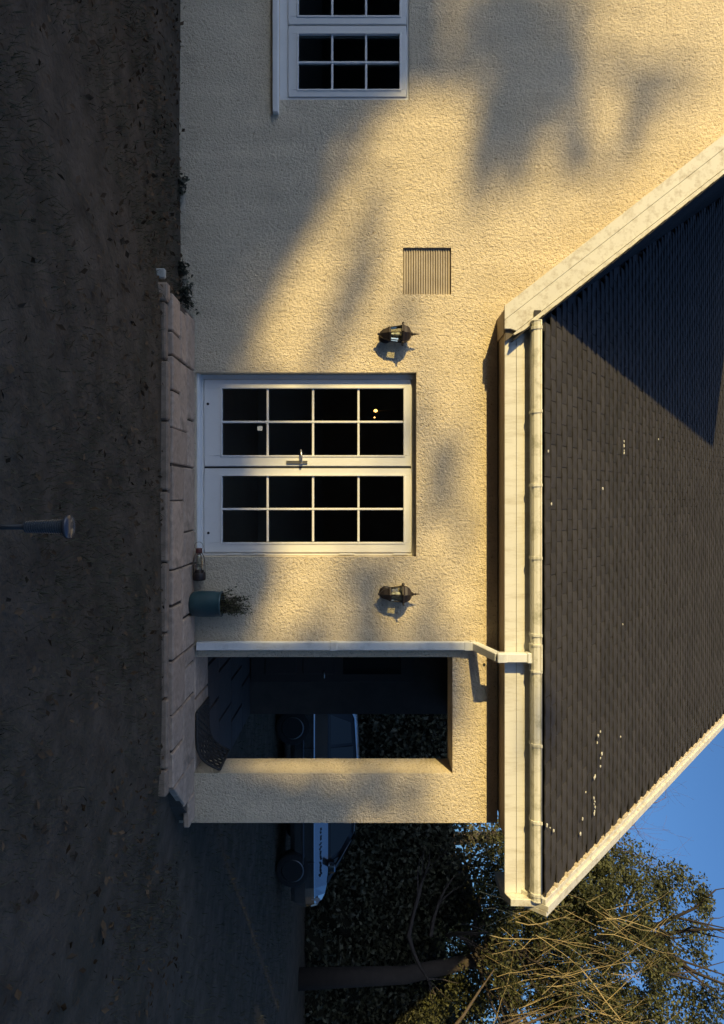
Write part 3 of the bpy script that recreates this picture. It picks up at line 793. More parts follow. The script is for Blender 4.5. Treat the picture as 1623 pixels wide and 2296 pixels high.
# ------------------------------------------------------------------ wall lanterns
def wall_lantern(u, v, label, y_axis=5.262):
    x = WX(u, y_axis); z = WZ(v, y_axis)
    t = empty('wall_lantern', (x, D, z-0.12), label, 'wall lantern', 'wall lanterns beside the large window')
    T = Matrix.Translation((x, y_axis, z))
    ph = math.pi/6
    m = MB(); m.lathe([(0.068,-0.002),(0.086,0.0),(0.086,0.006),(0.074,0.020),(0.068,0.040),(0.052,0.062),(0.028,0.074),(0.014,0.080)], n=6, m=T, smooth=False, phase=ph)
    for k in range(6):
        th = ph + k*math.pi/3; c, s = math.cos(th), math.sin(th)
        m.tube([(x+c*0.083,y_axis+s*0.083,z+0.004),(x+c*0.093,y_axis+s*0.093,z+0.008),(x+c*0.097,y_axis+s*0.097,z+0.020)], [0.008,0.006,0.0015], n=6)
    hood = m.build('hood', M['iron'], t)
    m = MB(); m.lathe([(0.012,0.078),(0.016,0.086),(0.008,0.094),(0.006,0.100),(0.013,0.106),(0.006,0.113),(0.0045,0.130),(0.001,0.146)], n=10, m=T); m.build('finial', M['iron'], hood)
    m = MB(); m.lathe([(0.056,-0.086),(0.063,-0.092),(0.063,-0.100),(0.052,-0.116),(0.040,-0.150),(0.020,-0.172),(0.009,-0.178),(0.012,-0.186),(0.003,-0.196)], n=6, m=T, smooth=False, phase=ph); m.build('bowl', M['iron'], t)
    for k in range(6):
        th = ph + k*math.pi/3; c, s = math.cos(th), math.sin(th)
        m = MB(); m.tube([(x+c*0.056,y_axis+s*0.056,z-0.090),(x+c*0.070,y_axis+s*0.070,z)], 0.0042, n=6); m.build('cage_bar', M['iron'], t)
    for k in range(6):
        q = []
        for kk, rr, zz in ((k,.054,-.088),(k+1,.054,-.088),(k+1,.067,-.002),(k,.067,-.002)):
            th = ph + kk*math.pi/3; q.append((x+rr*math.cos(th), y_axis+rr*math.sin(th), z+zz))
        m = MB(); m.add(q, [(0,1,2,3)]); m.build('pane', M['lantern_glass'], t)
    m = MB(); m.tube([(x,y_axis,z-0.088),(x,y_axis,z-0.062)], 0.012, n=10); m.lathe([(0.009,-0.062),(0.018,-0.045),(0.019,-0.030),(0.010,-0.014),(0.002,-0.010)], n=12, m=T); m.build('bulb', M['upvc'], t)
    m = MB()
    RX = Matrix.Translation((x, D, z-0.128)) @ Matrix.Rotation(math.pi/2, 4, 'X')
    m.lathe([(0.055,-0.012),(0.055,0.008),(0.046,0.014),(0.030,0.018)], n=20, m=RX); m.build('backplate', M['iron'], t)
    m = MB(); m.tube([(x,D-0.012,z-0.128),(x,D-0.036,z-0.150),(x,D-0.060,z-0.168),(x,y_axis,z-0.165)], [0.011,0.010,0.010,0.009], n=8); m.build('arm', M['iron'], t)
    return t
wall_lantern(749, 900, 'black hexagonal wall lantern left of the large window, below the air vent')
wall_lantern(1332, 901, 'black hexagonal wall lantern between the large window and the downpipe')

# screw hole near the swan neck and small bug-like stain
m = MB(); m.tube([(WX(1490), D-0.004, WZ(1085)), (WX(1490), D+0.01, WZ(1085))], 0.012, n=12); m.build('wall_plug', M['gasket'], house)

# ------------------------------------------------------------------ plant pot
pc = Vector((WX(1354, 5.225), 5.225, PZ))
pot = empty('potted_plant', pc, 'teal glazed pot with a straggly low plant standing by the downpipe', 'potted plant')
T = Matrix.Translation(pc)
m = MB(); m.lathe([(0.082,0.0),(0.094,0.012),(0.102,0.06),(0.104,0.12),(0.102,0.19),(0.098,0.225),(0.102,0.236),(0.102,0.246),(0.092,0.248),(0.090,0.215)], n=32, m=T); m.build('pot', M['teal'], pot)
m = MB(); m.lathe([(0.089,0.20),(0.089,0.216),(0.04,0.224)], n=24, m=T); m.build('soil', M['soil'], pot)
m = MB(); LP = []
for k in range(46):
    th = random.uniform(0, 2*math.pi); r0 = random.uniform(0, 0.07); h = random.uniform(0.11, 0.27); sp_ = random.uniform(0.0, 0.075)
    a = pc + Vector((r0*math.cos(th), r0*math.sin(th)*0.9, 0.215)); b = a + Vector((math.cos(th)*sp_, math.sin(th)*sp_*0.8, h))
    if b.y > D-0.02: b.y = D-0.02
    mid = (a+b)/2 + Vector((random.uniform(-.015,.015), random.uniform(-.015,.015), 0.01))
    m.tube([a, mid, b], [0.0025,0.002,0.0012], n=5)
    for q in range(26):
        f = random.uniform(0.05, 1.02); c = a.lerp(mid, min(1,f*2)) if f < .5 else mid.lerp(b, (f-.5)*2)
        LP.append(c + Vector((random.gauss(0,.010), random.gauss(0,.010), random.gauss(0,.008))))
m.build('stem', M['dark_bark'], pot)
V, F = leaf_quads(np.array([tuple(p) for p in LP]), 0.018, up=0.5, aspect=0.6)
V[:,1] = np.minimum(V[:,1], D-0.006)
np_mesh('foliage', V, F, M['plant'], pot)

# ------------------------------------------------------------------ small candle lantern lying on its side
cl_ = Vector((WX(1262,5.26), 5.262, PZ))
tl = empty('candle_lantern', cl_, 'small wire and glass candle lantern lying on its side below the window', 'candle lantern')
R0 = 0.050; zc = PZ + R0 + 0.004
T = Matrix.Translation((cl_.x, cl_.y, zc)) @ Matrix.Rotation(R(4), 4, 'Z') @ Matrix.Rotation(math.pi/2, 4, 'Y')
m = MB(); m.lathe([(0.046,0.075),(0.050,0.078),(0.050,0.135),(0.046,0.140),(0.040,0.139)], n=20, m=T); m.build('base', M['iron'], tl)
m = MB(); m.lathe([(0.020,-0.118),(0.026,-0.112),(0.026,-0.082),(0.022,-0.078)], n=16, m=T); m.build('cap', M['redcap'], tl)
for k in range(8):
    th = k*math.pi/4 + .2; c, s = math.cos(th), math.sin(th)
    pts = [T @ Vector((c*rr, s*rr, zz)) for rr, zz in ((0.024,-0.08),(0.040,-0.05),(0.048,0.0),(0.049,0.08))]
    m = MB(); m.tube(pts, 0.0018, n=6); m.build('cage_wire', M['wire'], tl)
m = MB()
ring = [T @ Vector((0.049*math.cos(q*math.pi/8), 0.049*math.sin(q*math.pi/8), 0.02)) for q in range(17)]; m.tube(ring, 0.0016, n=6, caps=False)
ring = [T @ Vector((0.034*math.cos(q*math.pi/8), 0, -0.135-0.034*math.sin(q*math.pi/8)*1.0)) for q in range(17)]; m.tube(ring, 0.0016, n=6, caps=False)
m.build('handle_loop', M['wire'], tl)
m = MB(); m.lathe([(0.036,0.074),(0.037,0.0),(0.034,-0.04),(0.020,-0.074)], n=18, m=T); m.build('glass_jar', M['lantern_glass'], tl)

# ------------------------------------------------------------------ rubber ring mat, one end curled up against the pillar
mat_e = empty('rubber_mat', (1.95, 5.6, PZ), 'black rubber honeycomb doormat with one end curled up against the pillar', 'doormat')
path = [(1.73,0.012),(1.83,0.012),(1.95,0.013),(2.04,0.022),(2.10,0.050),(2.14,0.095),(2.168,0.145),(2.186,0.185),(2.192,0.200)]
cum = [0]
for a, b in zip(path, path[1:]): cum.append(cum[-1] + math.hypot(b[0]-a[0], b[1]-a[1]))
def mat_pt(s, y, h):
    s = max(0, min(cum[-1]-1e-6, s))
    for i in range(len(cum)-1):
        if cum[i] <= s <= cum[i+1]:
            f = (s-cum[i])/(cum[i+1]-cum[i]); a = path[i]; b = path[i+1]; break
    x = a[0]+(b[0]-a[0])*f; z = a[1]+(b[1]-a[1])*f
    tx, tz = b[0]-a[0], b[1]-a[1]; l = math.hypot(tx,tz); nx, nz = -tz/l, tx/l
    sag = 0.05*max(0,(s-0.40)) * math.sin((y-5.36)*5)
    return (x+nx*h, y, PZ + z + nz*h - sag)
m = MB(); hr = 0.034
r_ = 0
y = 5.375
while y < 5.74:
    s = 0.015 + (hr*0.866 if r_ % 2 else 0)
    while s < cum[-1]-0.015:
        # rubber hexagon ring
        vs = []; fs = []
        for k in range(6):
            th = math.pi/6 + k*math.pi/3
            for rr in (hr*1.0, hr*0.80):
                for h in (-0.007, 0.007): vs.append(mat_pt(s+rr*math.cos(th), y+rr*math.sin(th), h))
        for k in range(6):
            a = 4*k; b = 4*((k+1)%6)
            fs += [(a+1,b+1,b+3,a+3),(a,a+2,b+2,b),(a,b,b+1,a+1),(a+2,a+3,b+3,b+2)]
        m.add(vs, fs); s += hr*1.732
    y += hr*1.5; r_ += 1
m.build('honeycomb', M['rubber'], mat_e)
m = MB()
N_ = 26; S_ = [cum[-1]*i/N_ for i in range(N_+1)]
for yy_ in (5.352, 5.765): m.tube([mat_pt(s, yy_, 0.0) for s in S_], 0.011, n=6)
m.tube([mat_pt(0, y_, 0.0) for y_ in (5.352,5.5,5.65,5.765)], 0.011, n=6); m.tube([mat_pt(cum[-1], y_, 0.0) for y_ in (5.352,5.5,5.65,5.765)], 0.011, n=6)
m.build('border', M['rubber'], mat_e)

# ------------------------------------------------------------------ garden solar light near the bottom
sx, sy, sz = WX(1181, 2.50), 2.50, WZ(155, 2.50)
sl = empty('solar_light', (sx, sy, 0), 'small solar garden light with round cap and ribbed lens', 'garden light')
T = Matrix.Translation((sx, sy, sz))
m = MB(); m.lathe([(0.043,-0.012),(0.046,-0.008),(0.046,0.0),(0.043,0.004),(0.010,0.006)], n=28, m=T); m.build('cap', M['solar'], sl)
m = MB(); pr = [(0.020,-0.013)]
for k in range(17):
    z0 = -0.016 - k*0.009; pr += [(0.030 - k*0.0004, z0), (0.030 - k*0.0004, z0-0.0045), (0.025 - k*0.0004, z0-0.006)]
m.lathe(pr, n=24, m=T, smooth=False); m.build('ribbed_lens', M['solar_lens'], sl)
m = MB(); m.tube([(sx,sy,sz-0.165),(sx,sy,0.02),(sx,sy,-0.08)], [0.012,0.011,0.003], n=10); m.build('stake', M['car_dark'], sl)

# small pale scrap at the end of the edging and a few weeds at the wall foot
m = MB(); m.box((-1.655, 4.66, -0.01), (-1.585, 4.70, 0.075)); s_ = m.build('stone_chip', M['white_plastic'], None, bevel=0.008, origin=(-1.62,4.68,0)); tag(s_, 'pale square stone chip at the left end of the patio edging', 'stone')
def weed(x, y, n, h, label):
    e = empty('weed', (x, y, 0), label, 'weed', 'weeds along the foot of the wall')
    P = []; mm = MB()
    for k in range(n):
        a = Vector((x+random.gauss(0,.03), y+random.gauss(0,.015), -0.01)); th = random.uniform(0, 2*math.pi)
        b = a + Vector((math.cos(th)*h*.5, -abs(math.sin(th))*h*.35, h*random.uniform(.4,1)))
        mm.tube([a,(a+b)/2+Vector((0,0,h*.1)),b], [0.003,0.002,0.001], n=4)
        for q in range(9): P.append(tuple(a.lerp(b, random.uniform(.2,1.05)) + Vector((random.gauss(0,.012),random.gauss(0,.010),random.gauss(0,.01)))))
    mm.build('stem', M['dark_bark'], e)
    V, F = leaf_quads(np.array(P), 0.035, up=0.6); V[:,1] = np.minimum(V[:,1], D-0.004)
    np_mesh('leaves', V, F, M['darkleaf'], e)
weed(-1.66, 5.27, 26, 0.17, 'dark leafy weed at the left end of the patio against the wall')
weed(-1.86, 5.29, 16, 0.10, 'low dark weed on the ground just left of the patio')
weed(-2.55, 5.30, 12, 0.07, 'tiny dark weed at the wall foot below the air vent')

# ------------------------------------------------------------------ lamp glowing in the room
lx, ly, lz = WX(921, 6.6), 6.6, WZ(841, 6.6)
lp = empty('pendant_lamp', (lx, ly, 2.49), 'small glowing lamp seen through the top left window panes', 'lamp')
m = MB(); m.lathe([(0.004,-0.016),(0.012,-0.008),(0.015,0.002),(0.011,0.012),(0.006,0.020)], n=14, m=Matrix.Translation((lx,ly,lz))); m.build('bulb', M['bulb'], lp)
m = MB(); m.tube([(lx,ly,lz+0.03),(lx,ly,2.495)], 0.004, n=6); m.build('cord', M['car_dark'], lp)
m = MB(); m.lathe([(0.002,-0.007),(0.006,-0.002),(0.006,0.004),(0.002,0.008)], n=12, m=Matrix.Translation((WX(936,6.6),6.6,WZ(839,6.6)))); m.build('small_bulb', M['bulb'], lp)
m = MB(); m.tube([(WX(936,6.6),6.6,WZ(839,6.6)+.006),(lx,ly,lz+0.05)], 0.003, n=6); m.build('arm', M['car_dark'], lp)

# ------------------------------------------------------------------ parked car
def make_car(x_nose, yc, zg):
    L_ = 3.95; x0 = x_nose - L_
    car = empty('parked_car', (x_nose - L_/2, yc, zg), 'dark parked car standing behind the house, partly hidden by the pillar', 'car')
    st = [0.0,0.06,0.22,0.55,1.0,1.6,2.2,2.8,3.2,3.45,3.62,3.78,3.90,3.95]
    wd = [0.62,0.72,0.79,0.82,0.83,0.83,0.83,0.83,0.82,0.80,0.76,0.68,0.56,0.50]
    tp = [0.80,0.86,0.885,0.89,0.89,0.89,0.89,0.89,0.885,0.865,0.83,0.77,0.68,0.60]
    def section(i):
        w, t = wd[i], tp[i]; zb = 0.24 if 1 < i < 12 else 0.32; sh = min(0.67, t-0.10); ins = 0.115 if st[i] > 2.0 else (0.004 if st[i] < 1.7 else 0.06)
        half = [(0.0,zb),(w*0.86,zb),(w*0.96,zb+0.08),(w,0.50),(w-0.005,sh-0.02),(w-0.012,sh),(w-ins,t),(w*0.5,t+0.035),(0.0,t+0.045)]
        return half
    m = MB(); S = []
    for i, s in enumerate(st):
        h = section(i); S.append([(x0+s, yc - a, zg+b) for a, b in h] + [(x0+s, yc + a, zg+b) for a, b in h[::-1][1:-1]])
    n = len(S[0]); vs = [p for r in S for p in r]; fs = []
    for i in range(len(S)-1):
        for k in range(n): k2 = (k+1) % n; fs.append((i*n+k, i*n+k2, (i+1)*n+k2, (i+1)*n+k))
    fs.append(tuple(range(n))); fs.append(tuple((len(S)-1)*n+k for k in range(n))[::-1])
    m.add(vs, fs, False)
    body = m.build('body', M['car'], car)
    # glasshouse
    gs = [(0.16,0.90,0.60,0.60),(0.42,1.30,0.58,0.50),(0.60,1.385,0.57,0.46),(1.3,1.43,0.58,0.47),(2.2,1.415,0.58,0.47),(2.62,1.36,0.57,0.45),(2.95,1.19,0.59,0.50),(3.42,0.89,0.60,0.58)]
    m = MB(); vs = []
    for s, zt, wb, wt in gs:
        wbb = 0.70
        f = (zt-0.88)/0.55; wtop = wbb - 0.13*max(0,f)
        vs += [(x0+s,yc-wbb,zg+0.87),(x0+s,yc-wtop,zg+zt-0.05*max(0,f)),(x0+s,yc-wtop*0.75,zg+zt),(x0+s,yc+wtop*0.75,zg+zt),(x0+s,yc+wtop,zg+zt-0.05*max(0,f)),(x0+s,yc+wbb,zg+0.87)]
    fs = []
    for i in range(len(gs)-1):
        for k in range(5): fs.append((i*6+k, i*6+k+1, (i+1)*6+k+1, (i+1)*6+k))
    m.add(vs, fs, True); cab = m.build('cabin', M['car_black'], car)
    rf = MB(); vs = []
    for s_, zt, wb, wt in gs[1:6]:
        f = (zt-0.88)/0.55; wtop = 0.70 - 0.13*f
        vs += [(x0+s_,yc-wtop-.004,zg+zt-0.046*f),(x0+s_,yc-wtop*0.75,zg+zt+.006),(x0+s_,yc+wtop*0.75,zg+zt+.006),(x0+s_,yc+wtop+.004,zg+zt-0.046*f)]
    rf.add(vs, [(i*4+k, i*4+k+1, (i+1)*4+k+1, (i+1)*4+k) for i in range(4) for k in range(3)], True); rf.build('roof_panel', M['car'], cab)
    def side(x, z, off, sg):
        # point on the glasshouse side at height z
        f = (z-0.87)/0.55; return (x0+x, yc + sg*(0.70-0.13*f+off), zg+z)
    for sg in (-1, 1):
        for poly in ([(0.50,0.93),(1.02,0.93),(1.02,1.30),(0.66,1.28)],[(1.08,0.93),(1.98,0.93),(1.98,1.32),(1.08,1.32)],[(2.04,0.93),(2.98,0.93),(2.86,1.10),(2.58,1.27),(2.04,1.32)],[(3.03,0.93),(3.22,0.93),(2.98,1.075)]):
            q = [side(a,b,0.006,sg) for a,b in poly]; m = MB(); m.prism(q, (0, -sg*0.008, 0)); m.build('side_window', M['car_glass'], car)
        m = MB()
        m.tube([side(3.28,0.905,0.012,sg), side(3.0,1.10,0.012,sg), side(2.70,1.285,0.012,sg)], 0.016, n=6); m.build('pillar_trim', M['rim'] if sg < 0 else M['car_dark'], cab)
        m = MB(); m.prism([(x0+3.02,yc+sg*0.71,zg+0.90),(x0+3.16,yc+sg*0.71,zg+0.90),(x0+3.15,yc+sg*0.71,zg+1.02),(x0+3.04,yc+sg*0.71,zg+1.02)], (0,sg*0.16,0)); m.build('door_mirror', M['car'], car, bevel=0.02)
        for xd in (1.03, 2.02, 2.98):
            m = MB(); m.box((x0+xd-0.004, yc+sg*0.838-0.003, zg+0.34), (x0+xd+0.004, yc+sg*0.838+0.003, zg+0.66)); m.build('door_gap', M['car_dark'], body)
        m = MB(); m.tube([(x0+0.75,yc+sg*0.836,zg+0.47),(x0+1.02,yc+sg*0.842,zg+0.47),(x0+3.0,yc+sg*0.842,zg+0.47),(x0+3.1,yc+sg*0.838,zg+0.455)], 0.012, n=6); m.build('rub_strip', M['rim'], body)
        for xd in (1.25, 2.20):
            m = MB(); m.box((x0+xd-0.09, yc+sg*0.842-0.012, zg+0.585), (x0+xd+0.09, yc+sg*0.842+0.012, zg+0.612)); m.build('door_handle', M['rim'], body, bevel=0.006)
        for xw in (0.68, 3.12):
            w = MB(); RX = Matrix.Translation((x0+xw, yc+sg*0.76, zg+0.29)) @ Matrix.Rotation(math.pi/2, 4, 'X')
            w.lathe([(0.20,-0.09),(0.275,-0.09),(0.292,-0.07),(0.292,0.07),(0.275,0.09),(0.20,0.09)], n=32, m=RX); wh = w.build('wheel', M['tyre'], car)
            w = MB(); w.lathe([(0.195,-0.095),(0.20,-0.08),(0.20,0.08),(0.195,0.095),(0.14,0.080),(0.05,0.086)], n=20, m=RX); w.build('rim', M['rim'], wh)
        m = MB(); m.prism([(x0+3.66,yc+sg*0.70,zg+0.60),(x0+3.88,yc+sg*0.54,zg+0.57),(x0+3.86,yc+sg*0.53,zg+0.68),(x0+3.66,yc+sg*0.71,zg+0.74)], (0.02,sg*0.03,0.01)); m.build('headlight', M['lamp_lens'], car)
        m = MB(); m.prism([(x0+0.02,yc+sg*0.60,zg+0.62),(x0+0.12,yc+sg*0.74,zg+0.62),(x0+0.12,yc+sg*0.70,zg+0.84),(x0+0.03,yc+sg*0.58,zg+0.84)], (-0.02,sg*0.02,0)); m.build('tail_light', M['red_lens'], car)
    # windscreen and rear screen
    m = MB(); m.prism([(x0+3.40,yc-0.56,zg+0.915),(x0+3.40,yc+0.56,zg+0.915),(x0+2.70,yc+0.44,zg+1.345),(x0+2.70,yc-0.44,zg+1.345)], (0.012,0,0.016)); m.build('windscreen', M['car_glass'], car)
    m = MB(); m.prism([(x0+0.20,yc-0.54,zg+0.98),(x0+0.20,yc+0.54,zg+0.98),(x0+0.41,yc+0.44,zg+1.30),(x0+0.41,yc-0.44,zg+1.30)], (-0.014,0,0.01)); m.build('rear_screen', M['car_glass'], car)
    m = MB(); m.box((x0+3.93,yc-0.26,zg+0.36),(x0+3.965,yc+0.26,zg+0.47)); m.build('number_plate', M['sticker'], car)
    # a row of small dark letters along the shoulder, too small to read
    m = MB()
    pat = [0.05,0.04,0.09,0.05,0.07,0.07,0.08,0.04,0.06,0.05,0.07]
    xx = 2.42
    for k, wdt in enumerate(pat):
        for q in range(2):
            zc_ = 0.765 + random.uniform(-.012,.012); d = 0.103*(zc_-0.67)/0.22
            xa = xx + q*wdt*0.5
            m.prism([(x0+xa, yc-0.822+d-0.004, zg+zc_-0.012),(x0+xa+wdt*0.42, yc-0.822+d-0.004, zg+zc_-0.016),(x0+xa+wdt*0.42, yc-0.822+d+0.016, zg+zc_+0.008),(x0+xa, yc-0.822+d+0.016, zg+zc_+0.012)], (0,-0.004,0.006))
        xx += wdt + (0.030 if k in (1,2,6) else 0.012)
    m.build('lettering', M['car_dark'], body)
    return car
make_car(WX(2058, 11.25), 12.05, 0.0)

# ------------------------------------------------------------------ trees and hedge behind the house
def branch(m, p, d, L_, r, depth, spread, pts_out, up=0.15, nseg=4, curl=0.25, n=5, kids=(3,5)):
    p = Vector(p); d = Vector(d).normalized(); pts = [p.copy()]; rad = [r]
    for i in range(nseg):
        d = (d + Vector((random.gauss(0,curl), random.gauss(0,curl), random.gauss(0,curl)+up))*0.5).normalized()
        p = p + d*L_/nseg; pts.append(p.copy()); rad.append(max(r*(1-(i+1)/nseg*0.75), 0.0025))
    m.tube(pts, rad, n=n, caps=False)
    pts_out.append((pts, depth))
    if depth > 0:
        for k in range(random.randint(*kids)):
            i = random.randint(1, nseg); q = pts[i]
            dd = (d + Vector((random.gauss(0,1), random.gauss(0,1), random.gauss(0,.7)))*spread).normalized()
            branch(m, q, dd, L_*random.uniform(.45,.75), rad[i]*0.7, depth-1, spread, pts_out, up, nseg, curl, max(3,n-1), kids)

def crown(blobs, size, aspect=0.55, up=0.4):
    P = []
    for (c, r, n) in blobs:
        q = RNG.normal(size=(n,3)); q /= np.linalg.norm(q, axis=1, keepdims=True)
        q *= (RNG.uniform(0,1,n) ** (1/2.2))[:,None]
        P.append(np.array(c) + q*np.array(r))
    return leaf_quads(np.concatenate(P), size, up=up, aspect=aspect)

def clumpy(center, radii, nclump, per, rc, flat=0.8, shell=0.55):
    out = []
    for k in range(nclump):
        q = RNG.normal(size=3); q /= np.linalg.norm(q); q *= RNG.uniform(shell,1.0)
        c = np.array(center) + q*np.array(radii); r = rc*RNG.uniform(.6,1.35)
        out.append((c, (r, r, r*flat), int(per*RNG.uniform(.6,1.3))))
    return out

# large evergreen to the right of the roof
tr = empty('evergreen_tree', (11.3, 15.5, 0), 'large evergreen tree with sunlit upper leaves right of the roof verge', 'tree')
m = MB(); tp_ = []
m.tube([(11.3,15.5,-0.1),(11.2,15.5,2.5),(10.6,15.4,5.0),(10.2,15.5,8.0)], [0.24,0.19,0.13,0.05], n=10)
for k in range(26):
    z = random.uniform(2.5, 8.5); th = random.uniform(0, 2*math.pi)
    branch(m, (10.25,15.45,z), (math.cos(th), math.sin(th), 0.25), random.uniform(1.3,2.6), 0.06, 1, 0.6, tp_)
m.build('trunk', M['dark_bark'], tr)
bl = clumpy((10.6,15.5,6.9), (2.8,2.2,3.6), 330, 190, 0.42, shell=0.35) + clumpy((8.9,15.3,5.9), (1.4,1.2,1.7), 80, 190, 0.34) + clumpy((12.8,15.5,5.5), (2.2,2.0,3.8), 120, 170, 0.45)
V, F = crown(bl, 0.085); np_mesh('crown', V, F, M['ever'], tr)

# yellow-barked shoots in front of it
yt = empty('yellow_twig_tree', (11.6, 13.6, 0), 'bare tree with long yellow sunlit twigs in front of the evergreen', 'tree')
m = MB(); tw = []
m.tube([(11.6,13.6,-0.1),(11.5,13.6,2.2),(11.2,13.6,4.2)], [0.16,0.13,0.09], n=8)
for k in range(7):
    branch(m, (11.4,13.6,random.uniform(2.6,4.2)), (random.uniform(-1,-.1), random.uniform(-.3,.3), random.uniform(.5,1.3)), random.uniform(1.5,2.6), 0.05, 0, .5, tw)
m.build('trunk', M['bark'], yt)
m = MB()
for k in range(165):
    a = Vector((random.uniform(8.1,13.6), random.uniform(12.9,14.3), random.uniform(3.9,6.6)))
    d = Vector((random.gauss(-.05,.42), random.gauss(0,.2), 1.0)).normalized()
    L_ = random.uniform(0.5, 2.0); pts = [a]
    for i in range(5):
        d = (d + Vector((random.gauss(0,.13), random.gauss(0,.10), random.gauss(0.0,.08)))).normalized(); pts.append(pts[-1] + d*L_/5)
    r_ = random.uniform(0.004, 0.009) * (1.7 if random.random() < .15 else 1)
    m.tube(pts, [r_, r_*.95, r_*.85, r_*.7, r_*.5, r_*.25], n=4, caps=False)
    for q in range(random.randint(0,3)):
        i = random.randint(1,4); sd = random.choice((-1,1)); dd = (d + Vector((sd*random.uniform(.4,1.2), random.gauss(0,.3), random.gauss(0,.3)))).normalized(); l2 = L_*random.uniform(.12,.4)
        m.tube([pts[i], pts[i]+dd*l2*.5, pts[i]+dd*l2+Vector((0,0,.12*l2))], [r_*.6,r_*.45,r_*.2], n=3, caps=False)
m.build('twigs', M['twig'], yt)

# bare tree far behind, its twigs against the sky
bt = empty('bare_tree', (12.5, 24.0, 0), 'bare tree whose thin reddish twigs cross the blue sky', 'tree')
m = MB(); tp_ = []
m.tube([(12.5,24,-0.1),(12.4,24,4),(12.2,24,8)], [0.30,0.24,0.15], n=9)
m.build('trunk', M['dark_bark'], bt)
m = MB()
for k in range(10):
    branch(m, (12.2,24,random.uniform(6,9)), (random.uniform(-1.2,.6), random.uniform(-.5,.5), random.uniform(.5,1.2)), random.uniform(3.0,4.5), 0.055, 3, 0.75, tp_, up=0.10, curl=0.30, kids=(2,4))
m.build('twigs', M['red_twig'], bt)

# dark hedge behind the car
hg = empty('dark_hedge', (9.5, 17.5, 0), 'tall dark shaded hedge behind the parked car', 'hedge')
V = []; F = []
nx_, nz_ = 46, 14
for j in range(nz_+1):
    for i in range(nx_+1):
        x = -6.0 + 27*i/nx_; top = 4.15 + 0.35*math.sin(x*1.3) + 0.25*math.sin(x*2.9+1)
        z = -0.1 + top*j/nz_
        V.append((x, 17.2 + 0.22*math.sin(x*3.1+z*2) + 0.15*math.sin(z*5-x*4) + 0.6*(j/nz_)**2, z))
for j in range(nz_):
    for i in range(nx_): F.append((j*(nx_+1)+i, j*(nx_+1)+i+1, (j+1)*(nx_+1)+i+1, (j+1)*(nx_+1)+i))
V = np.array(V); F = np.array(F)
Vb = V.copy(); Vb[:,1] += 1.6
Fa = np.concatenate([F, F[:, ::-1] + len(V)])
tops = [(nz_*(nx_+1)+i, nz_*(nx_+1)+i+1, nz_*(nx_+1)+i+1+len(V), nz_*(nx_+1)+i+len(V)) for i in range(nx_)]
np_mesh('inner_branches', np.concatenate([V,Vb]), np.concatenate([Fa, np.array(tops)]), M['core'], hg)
n = 38000
xs = RNG.uniform(2.5, 17.5, n); zs = RNG.uniform(0.0, 1.0, n) ** 0.8 * (4.75 + 0.4*np.sin(xs*1.3) + .3*np.sin(xs*2.9+1) + RNG.normal(0,.2,n))
P = np.stack([xs, 17.1 + RNG.normal(0,.28,n), zs], 1)
V, F = leaf_quads(P, 0.13, up=0.3)
np_mesh('foliage', V, F, M['darkleaf'], hg)
m = MB(); tp_ = []
for k in range(26):
    branch(m, (random.uniform(7.6,15.5), 17.4, random.uniform(2.8,4.0)), (random.uniform(-.5,.5), 0, 1), random.uniform(1.2,2.0), random.uniform(.03,.06), 2, 0.6, tp_, up=0.1, curl=.3, kids=(2,3))
m.build('branches', M['dark_bark'], hg)
P = []
for pts, dep in tp_:
    if dep <= 1:
        for q in range(16):
            c = pts[random.randint(1,len(pts)-1)]; P.append((c.x+random.gauss(0,.14), c.y+random.gauss(0,.14), c.z+random.gauss(0,.12)))
V, F = leaf_quads(np.array(P), 0.10, up=0.3); np_mesh('loose_leaves', V, F, M['darkleaf'], hg)

# ------------------------------------------------------------------ trees on the sunny side of the garden (behind the viewer): they shade ground and wall
YD = 20.0
def sunward(u, v, Y=YD):
    return Vector((WX(u), D, WZ(v))) + Vector((-1.15, -1.0, 0.35)) * Y
top_uv = [(-2400,950),(-600,950),(0,945),(146,925),(190,880),(216,850),(250,795),(287,745),(322,690),(357,655),(392,640),(427,650),(463,640),(498,600),(533,560),(560,530),(590,495),(620,475),(700,470),(760,490),(815,500),(1000,490),(1150,500),(1250,570),(1330,560),(1400,515),(1440,500),(1560,480),(1730,470),(1845,490),(1990,500),(2080,860),(2300,900),(4000,880),(9000,560),(16000,560)]
def hedge_top(u):
    for (a,b),(c,d) in zip(top_uv, top_uv[1:]):
        if a <= u <= c: return b + (d-b)*(u-a)/(c-a)
    return 560
sh = empty('garden_hedge', tuple(Vector((-20, D-YD, 0))), 'tall evergreen hedge along the far side of the garden', 'hedge')
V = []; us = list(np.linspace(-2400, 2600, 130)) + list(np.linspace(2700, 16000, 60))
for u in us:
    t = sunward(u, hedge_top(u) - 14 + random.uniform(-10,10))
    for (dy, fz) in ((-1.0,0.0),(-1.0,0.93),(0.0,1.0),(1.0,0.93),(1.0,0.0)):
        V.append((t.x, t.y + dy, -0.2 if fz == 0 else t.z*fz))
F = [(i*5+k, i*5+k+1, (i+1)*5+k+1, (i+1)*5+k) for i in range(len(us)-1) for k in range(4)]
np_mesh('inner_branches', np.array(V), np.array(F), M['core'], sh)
P = []
for k in range(9000):
    u = random.uniform(-1200, 2600); t = sunward(u, hedge_top(u) + random.gauss(-10, 30), YD + random.gauss(0,.4)); P.append(tuple(t))
for k in range(14000):
    u = random.uniform(2600, 12000) if k % 2 else random.uniform(-600, 2600); t = sunward(u, hedge_top(u)); P.append((t.x, t.y + 1.05 + random.uniform(-.1,.2), random.uniform(0, t.z)))
V, F = leaf_quads(np.array(P), 0.16, up=0.2); np_mesh('foliage', V, F, M['darkleaf'], sh)

